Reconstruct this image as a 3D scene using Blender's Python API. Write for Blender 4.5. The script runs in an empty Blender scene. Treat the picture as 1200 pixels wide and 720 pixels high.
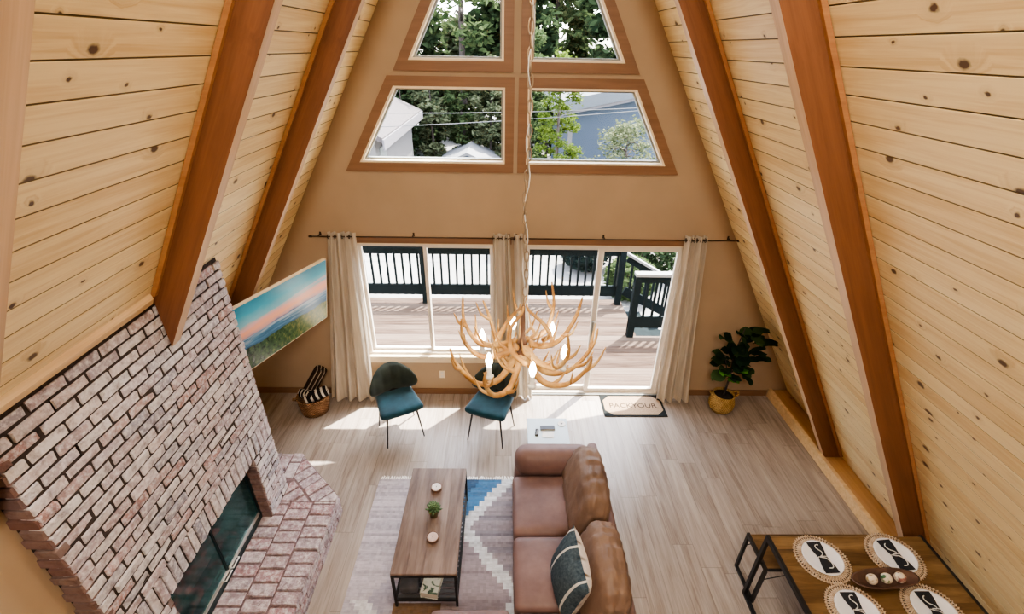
import bpy, bmesh, math, random
from mathutils import Vector, Matrix, noise
from mathutils.geometry import tessellate_polygon
random.seed(7)
PI = math.pi
COL = bpy.context.scene.collection

# ------------------------------------------------------------------ room measures
D = 4.887          # far (glazed) wall
SL = 0.5724        # dx/dz of the sloping sides (60 degrees)
W = 3.699          # half width at floor level
NR = math.hypot(1, SL)
APEX = W / SL
BACK = -3.4
def slope_x(z): return W - SL * z

# ------------------------------------------------------------------ tagging
def tag(o, label=None, cat=None, group=None, kind=None):
    if label: o['label'] = label
    if cat: o['category'] = cat
    if group: o['group'] = group
    if kind: o['kind'] = kind
    return o
def empty(name, loc, rz=0, label=None, cat=None, group=None):
    o = bpy.data.objects.new(name, None); COL.objects.link(o)
    o.location = loc; o.rotation_euler = (0, 0, rz); o.empty_display_size = .1
    return tag(o, label, cat, group)
def copy_tree(o, parent=None):
    c = o.copy(); COL.objects.link(c)
    if parent: c.parent = parent
    for ch in list(o.children): copy_tree(ch, c)
    return c

# ------------------------------------------------------------------ mesh builder
class MB:
    def __init__(s): s.v = []; s.f = []; s.m = []; s.sm = []; s.col = None
    def add(s, vs, fs, mi=0, smooth=False):
        b = len(s.v); s.v += [Vector(p) for p in vs]
        for f in fs: s.f.append([b + i for i in f]); s.m.append(mi); s.sm.append(smooth)
    def box(s, a, b, mi=0, M=None):
        x0, y0, z0 = a; x1, y1, z1 = b
        vs = [Vector(p) for p in ((x0,y0,z0),(x1,y0,z0),(x1,y1,z0),(x0,y1,z0),(x0,y0,z1),(x1,y0,z1),(x1,y1,z1),(x0,y1,z1))]
        if M: vs = [M @ p for p in vs]
        s.add(vs, [(0,3,2,1),(4,5,6,7),(0,1,5,4),(1,2,6,5),(2,3,7,6),(3,0,4,7)], mi)
    def bbox(s, a, b, c=.004, mi=0, M=None):
        # box with chamfered edges on all sides
        lo = [min(p, q) for p, q in zip(a, b)]; hi = [max(p, q) for p, q in zip(a, b)]
        c = min(c, *[(h - l) * .45 for l, h in zip(lo, hi)])
        bm = bmesh.new()
        bmesh.ops.create_cube(bm, size=1)
        for v in bm.verts:
            v.co = Vector([(lo[i] + hi[i]) / 2 + v.co[i] * (hi[i] - lo[i]) for i in range(3)])
        bmesh.ops.bevel(bm, geom=bm.edges[:], offset=c, segments=1, affect='EDGES')
        bm.verts.index_update()
        vs = [v.co.copy() for v in bm.verts]
        if M: vs = [M @ p for p in vs]
        s.add(vs, [[v.index for v in f.verts] for f in bm.faces], mi); bm.free()
    def prism(s, poly, fn, t0, t1, mi=0):
        # poly: list of 2D points, fn(u, v, t) -> 3D
        n = len(poly)
        vs = [Vector(fn(u, v, t0)) for u, v in poly] + [Vector(fn(u, v, t1)) for u, v in poly]
        fs = [list(range(n))[::-1], list(range(n, 2 * n))] + [(i, (i + 1) % n, n + (i + 1) % n, n + i) for i in range(n)]
        s.add(vs, fs, mi)
    def tube(s, pts, rad, n=8, mi=0, cap=True, smooth=True):
        pts = [Vector(p) for p in pts]
        if not isinstance(rad, (list, tuple)): rad = [rad] * len(pts)
        rings = []; up = None
        for i, p in enumerate(pts):
            t = (pts[min(i + 1, len(pts) - 1)] - pts[max(i - 1, 0)])
            t = t.normalized() if t.length > 1e-9 else Vector((0, 0, 1))
            if up is None: up = Vector((0, 0, 1)) if abs(t.z) < .9 else Vector((1, 0, 0))
            a = t.cross(up)
            if a.length < 1e-6: a = t.cross(Vector((0, 1, 0)))
            a.normalize(); b = a.cross(t).normalized(); up = b
            rings.append([p + (a * math.cos(2 * PI * k / n) + b * math.sin(2 * PI * k / n)) * rad[i] for k in range(n)])
        vs = [q for r in rings for q in r]; fs = []
        for i in range(len(rings) - 1):
            for k in range(n):
                fs.append((i * n + k, i * n + (k + 1) % n, (i + 1) * n + (k + 1) % n, (i + 1) * n + k))
        if cap:
            fs.append(list(range(n))[::-1]); fs.append([(len(rings) - 1) * n + k for k in range(n)])
        s.add(vs, fs, mi, smooth)
    def bar(s, a, b, w, h=None, mi=0):
        a = Vector(a); b = Vector(b); h = h or w
        t = (b - a).normalized(); up = Vector((0, 0, 1)) if abs(t.z) < .95 else Vector((0, 1, 0))
        x = t.cross(up).normalized(); y = x.cross(t).normalized()
        vs = []
        for p in (a, b):
            for sx, sy in ((-1,-1),(1,-1),(1,1),(-1,1)): vs.append(p + x * sx * w / 2 + y * sy * h / 2)
        s.add(vs, [(0,3,2,1),(4,5,6,7),(0,1,5,4),(1,2,6,5),(2,3,7,6),(3,0,4,7)], mi)
    def lathe(s, prof, c=(0, 0, 0), n=28, mi=0, smooth=True, sx=1, sy=1):
        c = Vector(c); vs = []; fs = []
        for r, z in prof:
            for k in range(n):
                a = 2 * PI * k / n; vs.append(c + Vector((r * math.cos(a) * sx, r * math.sin(a) * sy, z)))
        for i in range(len(prof) - 1):
            for k in range(n):
                fs.append((i * n + k, i * n + (k + 1) % n, (i + 1) * n + (k + 1) % n, (i + 1) * n + k))
        if prof[0][0] > 1e-4: fs.append(list(range(n))[::-1])
        if prof[-1][0] > 1e-4: fs.append([(len(prof) - 1) * n + k for k in range(n)])
        s.add(vs, fs, mi, smooth)
    def grid(s, fn, nu, nv, mi=0, smooth=True, closed_u=False):
        vs = [Vector(fn(i / (nu if closed_u else nu), j / nv)) for j in range(nv + 1) for i in range(nu + (0 if closed_u else 1))]
        row = nu + (0 if closed_u else 1); fs = []
        for j in range(nv):
            for i in range(nu):
                i2 = (i + 1) % row if closed_u else i + 1
                fs.append((j * row + i, j * row + i2, (j + 1) * row + i2, (j + 1) * row + i))
        s.add(vs, fs, mi, smooth)
    def build(s, name, mats, parent=None, frame=None, colors=None, merge=False):
        me = bpy.data.meshes.new(name)
        vs = s.v
        if frame is not None:
            inv = frame.inverted(); vs = [inv @ p for p in s.v]
        me.from_pydata([tuple(p) for p in vs], [], s.f)
        if not isinstance(mats, (list, tuple)): mats = [mats]
        for m in mats: me.materials.append(m)
        me.polygons.foreach_set('material_index', s.m)
        me.polygons.foreach_set('use_smooth', s.sm)
        if colors:
            at = me.color_attributes.new('Col', 'FLOAT_COLOR', 'CORNER')
            k = 0; data = []
            for p, c in zip(me.polygons, colors):
                data += list(c) * p.loop_total
            at.data.foreach_set('color', data)
        bm = bmesh.new(); bm.from_mesh(me)
        if merge: bmesh.ops.remove_doubles(bm, verts=bm.verts[:], dist=1e-5)
        bmesh.ops.recalc_face_normals(bm, faces=bm.faces[:]); bm.to_mesh(me); bm.free()
        me.update()
        o = bpy.data.objects.new(name, me); COL.objects.link(o)
        if parent is not None: o.parent = parent
        if frame is not None: o.matrix_local = frame
        return o

def thing1(o, label, cat, group=None): return tag(o, label, cat, group)
def struct(o): return tag(o, kind='structure')

# ------------------------------------------------------------------ material helper
class G:
    def __init__(s, name):
        s.m = bpy.data.materials.new(name); s.m.use_nodes = True
        s.t = s.m.node_tree; s.b = s.t.nodes['Principled BSDF']; s.out = s.t.nodes['Material Output']
    def n(s, typ, props=None, **inp):
        nd = s.t.nodes.new(typ)
        for k, v in (props or {}).items(): setattr(nd, k, v)
        for k, v in inp.items():
            key = int(k[1:]) if k[0] == 'i' and k[1:].isdigit() else k.replace('_', ' ')
            s.set(nd.inputs[key], v)
        return nd
    def set(s, sock, v):
        if isinstance(v, bpy.types.NodeSocket): s.t.links.new(v, sock)
        else:
            if sock.type == 'RGBA' and len(v) == 3: v = (*v, 1)
            sock.default_value = v
    def math(s, op, a, b=None, c=None, clamp=False):
        nd = s.t.nodes.new('ShaderNodeMath'); nd.operation = op; nd.use_clamp = clamp
        s.set(nd.inputs[0], a)
        if b is not None: s.set(nd.inputs[1], b)
        if c is not None: s.set(nd.inputs[2], c)
        return nd.outputs[0]
    def mix(s, f, a, b, mode='MIX'):
        nd = s.t.nodes.new('ShaderNodeMix'); nd.data_type = 'RGBA'; nd.blend_type = mode; nd.clamp_factor = True
        s.set(nd.inputs[0], f); s.set(nd.inputs[6], a); s.set(nd.inputs[7], b)
        return nd.outputs[2]
    def ramp(s, f, stops):
        nd = s.t.nodes.new('ShaderNodeValToRGB'); el = nd.color_ramp.elements
        while len(el) < len(stops): el.new(.5)
        for e, (p, c) in zip(el, stops): e.position = p; e.color = (*c, 1) if len(c) == 3 else c
        s.set(nd.inputs[0], f); return nd.outputs[0]
    def obj(s): return s.n('ShaderNodeTexCoord').outputs['Object']
    def xyz(s, v):
        nd = s.n('ShaderNodeSeparateXYZ'); s.set(nd.inputs[0], v); return nd.outputs
    def comb(s, x, y, z):
        nd = s.n('ShaderNodeCombineXYZ'); s.set(nd.inputs[0], x); s.set(nd.inputs[1], y); s.set(nd.inputs[2], z); return nd.outputs[0]
    def noise(s, v, scale=5, detail=3, rough=.5, dist=0):
        nd = s.n('ShaderNodeTexNoise', Vector=v, Scale=scale, Detail=detail, Roughness=rough, Distortion=dist); return nd.outputs[0]
    def mapv(s, v, scale=(1,1,1), loc=(0,0,0)):
        nd = s.n('ShaderNodeMapping', Vector=v, Scale=scale, Location=loc); return nd.outputs[0]
    def bump(s, h, strength=.3, dist=.01):
        nd = s.n('ShaderNodeBump', Strength=strength, Distance=dist, Height=h); s.set(s.b.inputs['Normal'], nd.outputs[0])
    def fin(s, col=None, rough=None, metal=None, spec=None, **kw):
        if col is not None: s.set(s.b.inputs['Base Color'], col)
        if rough is not None: s.set(s.b.inputs['Roughness'], rough)
        if metal is not None: s.set(s.b.inputs['Metallic'], metal)
        if spec is not None: s.set(s.b.inputs['Specular IOR Level'], spec)
        for k, v in kw.items(): s.set(s.b.inputs[k.replace('_', ' ')], v)
        return s.m

def plain(name, col, rough=.5, metal=0, var=.12, scale=12, spec=.5, bump=0):
    g = G(name); o = g.obj(); f = g.noise(o, scale, 4)
    a = tuple(c * (1 - var) for c in col); b = tuple(min(1, c * (1 + var)) for c in col)
    if bump: g.bump(f, bump, .01)
    return g.fin(g.ramp(f, [(.3, a), (.7, b)]), rough, metal, spec)

def wood(name, dark, light, knot, board=None, knots=.5, rough=.45, knot_cell=.27, groove=None, gphase=0, grain=(1.2, 22), amt=1.0, spec=.4):
    """grain along object X; boards stacked along object Y"""
    g = G(name); o = g.obj(); x, y, z = g.xyz(o)
    if board:
        bi = g.math('FLOOR', g.math('DIVIDE', g.math('SUBTRACT', y, gphase), board))
        wn = g.n('ShaderNodeTexWhiteNoise', {'noise_dimensions': '1D'}); g.set(wn.inputs['W'], bi)
        off = g.math('MULTIPLY', wn.outputs['Value'], 37.0)
        v = g.comb(g.math('ADD', x, off), y, g.math('ADD', z, g.math('MULTIPLY', bi, 1.7)))
        tint = wn.outputs['Value']
    else:
        v = o; tint = g.noise(o, .7, 1)
    # knots
    yy = g.math('MULTIPLY', y, 1.0)
    kv = g.comb(g.math('MULTIPLY', g.xyz(v)[0], .75), yy, 0.0)
    kv = g.n('ShaderNodeVectorMath', {'operation': 'ADD'}, i0=kv, i1=g.n('ShaderNodeVectorMath', {'operation': 'SCALE'}, i0=g.n('ShaderNodeTexNoise', Vector=v, Scale=30.0, Detail=2.0).outputs['Color'], Scale=.022).outputs[0]).outputs[0]
    vo = g.n('ShaderNodeTexVoronoi', {'feature': 'F1', 'voronoi_dimensions': '2D'}, Vector=kv, Scale=1 / knot_cell)
    pres = g.math('GREATER_THAN', g.xyz(vo.outputs['Color'])[0], 1 - knots)
    size = g.math('MULTIPLY_ADD', g.math('POWER', g.xyz(vo.outputs['Color'])[1], 2.0), .10, .035)
    kd = g.math('DIVIDE', vo.outputs['Distance'], size)
    core = g.math('MULTIPLY', g.math('SUBTRACT', 1.0, kd, clamp=True), pres)
    core = g.math('MULTIPLY', core, 2.2, clamp=True)
    halo = g.math('MULTIPLY', g.math('SUBTRACT', 1.0, g.math('DIVIDE', kd, 3.2), clamp=True), pres)
    # grain, bent around knots
    gv = g.mapv(v, (grain[0], grain[1], grain[1]))
    gx, gy, gz = g.xyz(gv)
    gv2 = g.comb(gx, g.math('MULTIPLY_ADD', halo, 2.2, gy), gz)
    n1 = g.noise(gv2, 1.0, 5, .6, .6)
    n2 = g.noise(g.mapv(v, (2.5, 120, 120)), 1.0, 2, .5)
    f = g.math('ADD', g.math('MULTIPLY', n1, .75), g.math('MULTIPLY', n2, .25))
    f = g.math('ADD', g.math('MULTIPLY', g.math('SUBTRACT', f, .5), amt), .5)
    f = g.math('ADD', f, g.math('MULTIPLY', g.math('SUBTRACT', tint, .5), .28))
    c = g.ramp(f, [(.28, dark), (.62, light)])
    c = g.mix(g.math('MULTIPLY', halo, .45), c, tuple(d * .72 for d in dark))
    c = g.mix(core, c, knot)
    if groove:
        fr = g.math('FRACT', g.math('DIVIDE', g.math('SUBTRACT', y, gphase), board))
        e = g.math('MINIMUM', fr, g.math('SUBTRACT', 1.0, fr))
        c = g.mix(g.math('LESS_THAN', e, groove / board), c, tuple(d * .22 for d in dark))
    g.bump(f, .12, .004)
    return g.fin(c, rough, 0, spec)

M = {}
M['pine'] = wood('knotty_pine_boards', (.74, .54, .27), (.92, .765, .46), (.10, .05, .02), board=.135, gphase=.09, knots=.55, groove=.0035, knot_cell=.22, amt=1.25)
M['beam'] = wood('fir_beam', (.125, .047, .021), (.215, .088, .038), (.045, .016, .008), knots=.22, rough=.5, knot_cell=.4, grain=(1.0, 16))
M['beamedge'] = wood('lit_beam_edge', (.50, .33, .20), (.66, .47, .31), (.2, .1, .05), knots=.15, rough=.45, knot_cell=.4, grain=(1.0, 16))  # room-side faces of the beams, window light put into a paler colour
M['trimwood'] = wood('pine_trim', (.55, .36, .18), (.74, .53, .30), (.2, .1, .04), knots=.15, knot_cell=.4)
M['ledge'] = wood('pine_ledge', (.36, .19, .075), (.50, .29, .13), (.2, .1, .04), knots=.2, knot_cell=.4)
M['casing'] = wood('window_casing', (.19, .098, .05), (.25, .135, .073), (.2, .08, .03), knots=.0, rough=.5)
M['wall'] = plain('beige_wall_paint', (.405, .295, .195), .85, var=.04, scale=3, spec=.2)
M['edgetrim'] = wood('rafter_edge_trim', (.30, .13, .055), (.42, .21, .09), (.2, .08, .03), knots=.0, rough=.5)
M['bead'] = plain('cream_window_bead', (.80, .66, .46), .5, var=.04)
M['vinyl'] = plain('window_vinyl', (.70, .63, .54), .45, var=.04)
M['darkframe'] = plain('grey_window_frame', (.22, .23, .22), .45, var=.06)
M['black'] = plain('black_metal', (.018, .018, .02), .45, .3, var=.15)
M['white'] = plain('white_plastic', (.80, .79, .76), .4, var=.03)

def floor_mat():
    g = G('grey_plank_floor'); x, y, z = g.xyz(g.obj())
    bw, bl = .185, 1.25
    r = g.math('FLOOR', g.math('DIVIDE', x, bw))
    wn = g.n('ShaderNodeTexWhiteNoise', {'noise_dimensions': '1D'}); g.set(wn.inputs['W'], r)
    ys = g.math('MULTIPLY_ADD', wn.outputs['Value'], 7.3, y)
    k = g.math('FLOOR', g.math('DIVIDE', ys, bl))
    w2 = g.n('ShaderNodeTexWhiteNoise', {'noise_dimensions': '2D'}); g.set(w2.inputs['Vector'], g.comb(r, k, 0.0))
    t = w2.outputs['Value']
    v = g.comb(g.math('MULTIPLY', x, 16.0), g.math('MULTIPLY_ADD', t, 11.0, g.math('MULTIPLY', y, 1.1)), g.math('MULTIPLY', t, 9.0))
    n1 = g.noise(v, 1.0, 5, .62, .8)
    n2 = g.noise(g.comb(g.math('MULTIPLY', x, 110.0), g.math('MULTIPLY', y, 3.0), t), 1.0, 2)
    f = g.math('ADD', g.math('ADD', g.math('MULTIPLY', n1, .7), g.math('MULTIPLY', n2, .3)), g.math('MULTIPLY', t, .09))
    c = g.ramp(f, [(.34, (.165, .125, .10)), (.52, (.30, .25, .215)), (.74, (.42, .365, .32))])
    fx = g.math('FRACT', g.math('DIVIDE', x, bw)); fy = g.math('FRACT', g.math('DIVIDE', ys, bl))
    ex = g.math('LESS_THAN', g.math('MINIMUM', fx, g.math('SUBTRACT', 1.0, fx)), .009)
    ey = g.math('LESS_THAN', g.math('MINIMUM', fy, g.math('SUBTRACT', 1.0, fy)), .0016)
    c = g.mix(g.math('MULTIPLY', g.math('MAXIMUM', ex, ey), .6), c, (.10, .075, .06))
    g.bump(f, .05, .004)
    return g.fin(c, g.math('MULTIPLY_ADD', n1, .2, .27), 0, .5)
M['floor'] = floor_mat()

def deck_mat():
    g = G('weathered_deck_boards'); x, y, z = g.xyz(g.obj())
    bw = .145
    r = g.math('FLOOR', g.math('DIVIDE', y, bw))
    wn = g.n('ShaderNodeTexWhiteNoise', {'noise_dimensions': '1D'}); g.set(wn.inputs['W'], r)
    n1 = g.noise(g.comb(g.math('MULTIPLY_ADD', wn.outputs['Value'], 9.0, g.math('MULTIPLY', x, 1.5)), g.math('MULTIPLY', y, 25.0), r), 1.0, 4, .6, .5)
    f = g.math('MULTIPLY_ADD', wn.outputs['Value'], .35, g.math('MULTIPLY', n1, .7))
    c = g.ramp(f, [(.3, (.034, .021, .016)), (.5, (.085, .059, .045)), (.72, (.125, .095, .076))])
    fy = g.math('FRACT', g.math('DIVIDE', y, bw)); e = g.math('MINIMUM', fy, g.math('SUBTRACT', 1.0, fy))
    c = g.mix(g.math('LESS_THAN', e, .03), c, (.05, .04, .035))
    return g.fin(c, .9, 0, .08)
M['deck'] = deck_mat()
M['rail'] = plain('dark_stained_railing', (.007, .012, .0135), .85, var=.2, spec=.12)

def brick_mat(name, tones, sat_dark=0.0, speck=.9):
    g = G(name); o = g.obj()
    ri = g.n('ShaderNodeNewGeometry').outputs['Random Per Island']
    c = g.ramp(ri, tones); g.t.nodes[-1] if False else None
    n1 = g.noise(o, 30, 5, .75); n2 = g.noise(o, 17, 4, .7)
    c = g.mix(g.math('MULTIPLY', g.ramp(n1, [(.44, (0, 0, 0)), (.62, (1, 1, 1))]), speck), c, (.67, .63, .635))
    c = g.mix(g.math('MULTIPLY', g.ramp(n2, [(.46, (0, 0, 0)), (.72, (1, 1, 1))]), .75), c, (.15, .105, .11))
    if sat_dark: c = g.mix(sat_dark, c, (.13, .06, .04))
    g.bump(g.math('ADD', g.math('MULTIPLY', n1, .6), n2), .7, .012)
    return g.fin(c, .9, 0, .2)
BT = [(0, (.38, .28, .285)), (.13, (.57, .51, .51)), (.27, (.45, .385, .41)), (.4, (.38, .22, .20)), (.47, (.63, .58, .56)), (.6, (.29, .28, .325)), (.75, (.46, .36, .365)), (.88, (.61, .58, .57)), (1, (.41, .30, .30))]
M['brick'] = brick_mat('rustic_pink_brick', BT)
HT = [(0, (.33, .23, .25)), (.2, (.46, .37, .39)), (.4, (.33, .18, .19)), (.6, (.50, .43, .45)), (.8, (.31, .24, .27)), (1, (.42, .31, .33))]
M['hearthbrick'] = brick_mat('hearth_brick', HT, speck=.8)
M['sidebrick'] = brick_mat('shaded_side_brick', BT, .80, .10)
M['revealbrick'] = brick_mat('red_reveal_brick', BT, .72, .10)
M['mortar'] = plain('dark_mortar', (.055, .042, .038), .95, var=.3, scale=40, spec=.1)

def glass_mat(name, tint=(1, 1, 1), refl=.35, rough=.02):
    g = G(name)
    tr = g.n('ShaderNodeBsdfTransparent', Color=tint)
    gl = g.n('ShaderNodeBsdfGlossy', Color=(1, 1, 1), Roughness=rough)
    fr = g.n('ShaderNodeFresnel', IOR=1.45)
    mx = g.n('ShaderNodeMixShader'); g.set(mx.inputs[0], g.math('MULTIPLY', fr.outputs[0], refl))
    g.set(mx.inputs[1], tr.outputs[0]); g.set(mx.inputs[2], gl.outputs[0])
    g.t.links.new(mx.outputs[0], g.out.inputs[0]); return g.m
M['glass'] = glass_mat('clear_window_glass', (.97, .985, .98))
def fireglass():
    g = G('smoked_teal_fire_glass')
    tr = g.n('ShaderNodeBsdfTransparent', Color=(.55, .75, .75)); o = g.obj()
    nz = g.noise(o, 5, 4, .6)
    g.fin(g.ramp(nz, [(.35, (.006, .035, .042)), (.65, (.03, .12, .125))]), .12, 0, .6)
    mx = g.n('ShaderNodeMixShader', i0=.62); g.set(mx.inputs[1], tr.outputs[0]); g.set(mx.inputs[2], g.b.outputs[0])
    g.t.links.new(mx.outputs[0], g.out.inputs[0]); return g.m
M['fireglass'] = fireglass()

def leaf_mat(name, a, b, trans=.35):
    g = G(name); ri = g.n('ShaderNodeNewGeometry').outputs['Random Per Island']
    c = g.ramp(ri, [(0, a), (1, b)])
    df = g.n('ShaderNodeBsdfDiffuse', Color=c); tl = g.n('ShaderNodeBsdfTranslucent', Color=c)
    mx = g.n('ShaderNodeMixShader', i0=trans); g.set(mx.inputs[1], df.outputs[0]); g.set(mx.inputs[2], tl.outputs[0])
    g.t.links.new(mx.outputs[0], g.out.inputs[0]); return g.m
M['bark'] = plain('grey_brown_bark', (.05, .038, .032), .95, var=.4, scale=9)

# ================================================================== SETTING
def frame_side(side):
    v = Vector((-side * SL, 0, 1)) / NR
    n = Vector((-side, 0, -SL)) / NR
    u = Vector((0, 1, 0))
    return u, v, n
def side_matrix(side, y0=0):
    u, v, n = frame_side(side)
    if side > 0: pass
    m = Matrix.Identity(4)
    z = u.cross(v)
    for i, c in enumerate((u, v, z)):
        for k in range(3): m[k][i] = c[k]
    m.translation = Vector((side * W, y0, 0))
    return m

# floor
mb = MB(); mb.box((-W - .1, BACK, -.12), (W + .1, D, 0))
struct(mb.build('floor', M['floor']))

# sloping side walls, boards with V grooves
for side, nm in ((-1, 'wall_left'), (1, 'wall_right')):
    u, v, n = frame_side(side)
    L = APEX * NR
    prof = [(0, 0)]
    k = 0
    while True:
        g0 = .09 + .135 * k; k += 1
        if g0 > L - .02: break
        prof += [(g0 - .0045, 0), (g0 - .001, -.006), (g0 + .001, -.006), (g0 + .0045, 0)]
    prof.append((L, 0))
    base = Vector((side * W, 0, 0))
    mb = MB(); vs = []; fs = []
    for (s_, d_) in prof:
        for yy in (BACK, D + .25 + .95 * s_ / L): vs.append(base + v * s_ + n * d_ + Vector((0, yy, 0)))
    for i in range(len(prof) - 1): fs.append((2 * i, 2 * i + 1, 2 * i + 3, 2 * i + 2))
    mb.add(vs, fs)
    # outer skin keeps daylight out
    o0 = base - n * .15; 
    a = [o0 + Vector((0, BACK, 0)), o0 + Vector((0, D + .25, 0)), o0 + v * (L + .1) + Vector((0, D + 1.2, 0)), o0 + v * (L + .1) + Vector((0, BACK, 0))]
    mb.add(a, [(0, 1, 2, 3)])
    struct(mb.build(nm, M['pine'], frame=side_matrix(side)))

# gable wall with openings -------------------------------------------------
GL = {  # glass openings (x, z)
    'w3': [(-1.56, 2.965), (-.105, 2.965), (-.105, 3.668), (-1.155, 3.668)],
    'w4': [(.11, 2.965), (1.525, 2.965), (1.14, 3.668), (.11, 3.668)],
    'w1': [(-.995, 3.885), (-.118, 3.885), (-.118, 4.95), (-.42, 4.95)],
    'w2': [(.125, 3.885), (1.0, 3.885), (.44, 4.95), (.125, 4.95)],
    'w5': [(-1.76, .62), (-.20, .62), (-.20, 2.10), (-1.76, 2.10)],
    'd1': [(.10, .0), (1.93, .0), (1.93, 2.10), (.10, 2.10)],
}
def inset(poly, d):
    out = []; n = len(poly)
    for i in range(n):
        p0, p1, p2 = Vector(poly[i - 1]), Vector(poly[i]), Vector(poly[(i + 1) % n])
        e1 = (p1 - p0).normalized(); e2 = (p2 - p1).normalized()
        n1 = Vector((-e1.y, e1.x)); n2 = Vector((-e2.y, e2.x))
        b = (n1 + n2); k = d / (1 + n1.dot(n2)); out.append((p1.x + b.x * k, p1.y + b.y * k))
    return out
def holed(mb, outer, holes, y0, y1, mi=0, sides=True):
    loops = [outer] + holes
    flat = [p for l in loops for p in l]
    tr = tessellate_polygon([[Vector((p[0], p[1], 0)) for p in l] for l in loops])
    nn = len(flat)
    vs = [(p[0], y0, p[1]) for p in flat] + [(p[0], y1, p[1]) for p in flat]
    fs = [tuple(t) for t in tr] + [tuple(nn + i for i in t[::-1]) for t in tr]
    b = 0
    for l in loops:
        n = len(l)
        for i in range(n):
            j = (i + 1) % n; fs.append((b + i, b + j, nn + b + j, nn + b + i))
        b += n
    mb.add(vs, fs, mi)
# door reaches the floor: outer polygon notched around it
dx0, dx1 = .10, 1.93
outer = [(-W, 0), (dx0, 0), (dx0, 2.10), (dx1, 2.10), (dx1, 0), (W, 0), (0, APEX)]
mb = MB(); holed(mb, outer, [GL[k] for k in ('w1', 'w2', 'w3', 'w4', 'w5')], D, D + .14)
struct(mb.build('wall_far', M['wall']))
# rear wall behind the camera
mb = MB(); mb.prism([(-W, 0), (W, 0), (0, APEX)], lambda a, b, t: (a, t, b), BACK - .1, BACK)
struct(mb.build('wall_back', M['wall']))
# beige partition in front of the left slope, this side of the chimney
xk = 2.30
mb = MB(); mb.box((-xk - .1, BACK + .05, 0), (-xk, 1.404, (W - xk) / SL - .04))
struct(mb.build('wall_partition', M['wall']))

# upper windows: reddish casing, cream bead, grey frame, pane
for i, k in enumerate(('w1', 'w2', 'w3', 'w4')):
    op = GL[k]; root = empty('window_%d' % (i + 1), (0, 0, 0)); struct(root)
    outp = inset(op, -.088)
    # trim inner vertical edges so neighbouring casings leave the middle strip free
    mb = MB(); holed(mb, outp, [op], D - .022, D); mb.build('casing', M['casing'], root)
    mb = MB(); holed(mb, inset(op, .0), [inset(op, .02)], D - .026, D + .12); mb.build('bead', M['bead'], root)
    mb = MB(); holed(mb, inset(op, .018), [inset(op, .036)], D + .05, D + .10); mb.build('sash', M['darkframe'], root)
    mb = MB(); q = inset(op, .03); mb.add([(p[0], D + .075, p[1]) for p in q], [tuple(range(len(q)))]); mb.build('pane', M['glass'], root)

def sash(root, x0, x1, z0, z1, y, w=.045, mat='vinyl', t=.04):
    mb = MB(); holed(mb, [(x0, z0), (x1, z0), (x1, z1), (x0, z1)], [inset([(x0, z0), (x1, z0), (x1, z1), (x0, z1)], w)], y, y + t)
    s = mb.build('sash', M[mat], root)
    mb = MB(); mb.add([(x0 + w * .5, y + t / 2, z0 + w * .5), (x1 - w * .5, y + t / 2, z0 + w * .5), (x1 - w * .5, y + t / 2, z1 - w * .5), (x0 + w * .5, y + t / 2, z1 - w * .5)], [(0, 1, 2, 3)])
    mb.build('pane', M['glass'], s)
# low sliding window
root = empty('window_5', (0, 0, 0)); struct(root)
p = GL['w5']
mb = MB(); holed(mb, p, [inset(p, .03)], D - .005, D + .13); mb.build('frame', M['vinyl'], root)
sash(root, -1.735, -.965, .645, 2.075, D + .05, .038); sash(root, -1.005, -.225, .645, 2.075, D + .015, .038)
mb = MB(); mb.bbox((-1.86, D - .06, .575), (-.12, D + .02, .622), .006); mb.box((-1.80, D - .018, .50), (-.16, D, .575)); mb.build('sill', M['bead'], root)
mb = MB(); mb.box((-1.85, D - .02, 2.10), (-.02, D, 2.165)); mb.box((-1.80, D - .016, 2.085), (-.16, D, 2.105), 1); mb.build('head_casing', [M['casing'], M['bead']], root)
# sliding glass door
root = empty('door_1', (0, 0, 0)); struct(root)
mb = MB(); p = GL['d1']; holed(mb, p, [[(dx0 + .035, .03), (dx1 - .035, .03), (dx1 - .035, 2.065), (dx0 + .035, 2.065)]], D - .005, D + .13); mb.build('frame', M['vinyl'], root)
sash(root, .13, 1.03, .03, 2.07, D + .06, .055); sash(root, .955, 1.90, .03, 2.07, D + .015, .055)
mb = MB(); mb.box((.965, D - .02, .90), (.985, D + .016, 1.12)); mb.build('handle', M['darkframe'], root)
mb = MB(); mb.box((dx0 - .1, D - .02, 2.10), (dx1 + .1, D, 2.165)); mb.box((dx0 - .06, D - .016, 2.085), (dx1 + .06, D, 2.105), 1); mb.build('head_casing', [M['casing'], M['bead']], root)
mb = MB(); mb.box((dx0, D - .03, 0), (dx1, D - .004, .018)); mb.build('threshold', M['darkframe'], root)

# baseboards and ledges at the foot of the slopes
for side, nm in ((1, 'baseboard_right'), (-1, 'baseboard_left')):
    y0 = BACK + .02 if side > 0 else 3.63
    poly = [(side * 3.40, 0), (side * 3.40, .115), (side * 3.425, .115), (side * 3.425, .10), (side * (slope_x(.10) - .005), .10), (side * (slope_x(0) - .015), 0)]
    mb = MB(); mb.prism(poly, lambda a, b, t: (a, t, b), y0, D - .015)
    m = Matrix.Rotation(PI / 2, 4, 'Z'); bb = struct(mb.build(nm, M['ledge'], frame=m))
    mb = MB(); mb.box((side * 3.388, y0, 0), (side * 3.428, D - .016, .122)); st_ = mb.build('top_strip', M['trimwood'], bb); st_.matrix_parent_inverse = m.inverted()
mb = MB(); mb.box((-3.38, D - .014, 0), (.0, D, .085)); mb.box((2.03, D - .014, 0), (3.38, D, .085))
struct(mb.build('baseboard_far', M['casing']))

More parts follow.
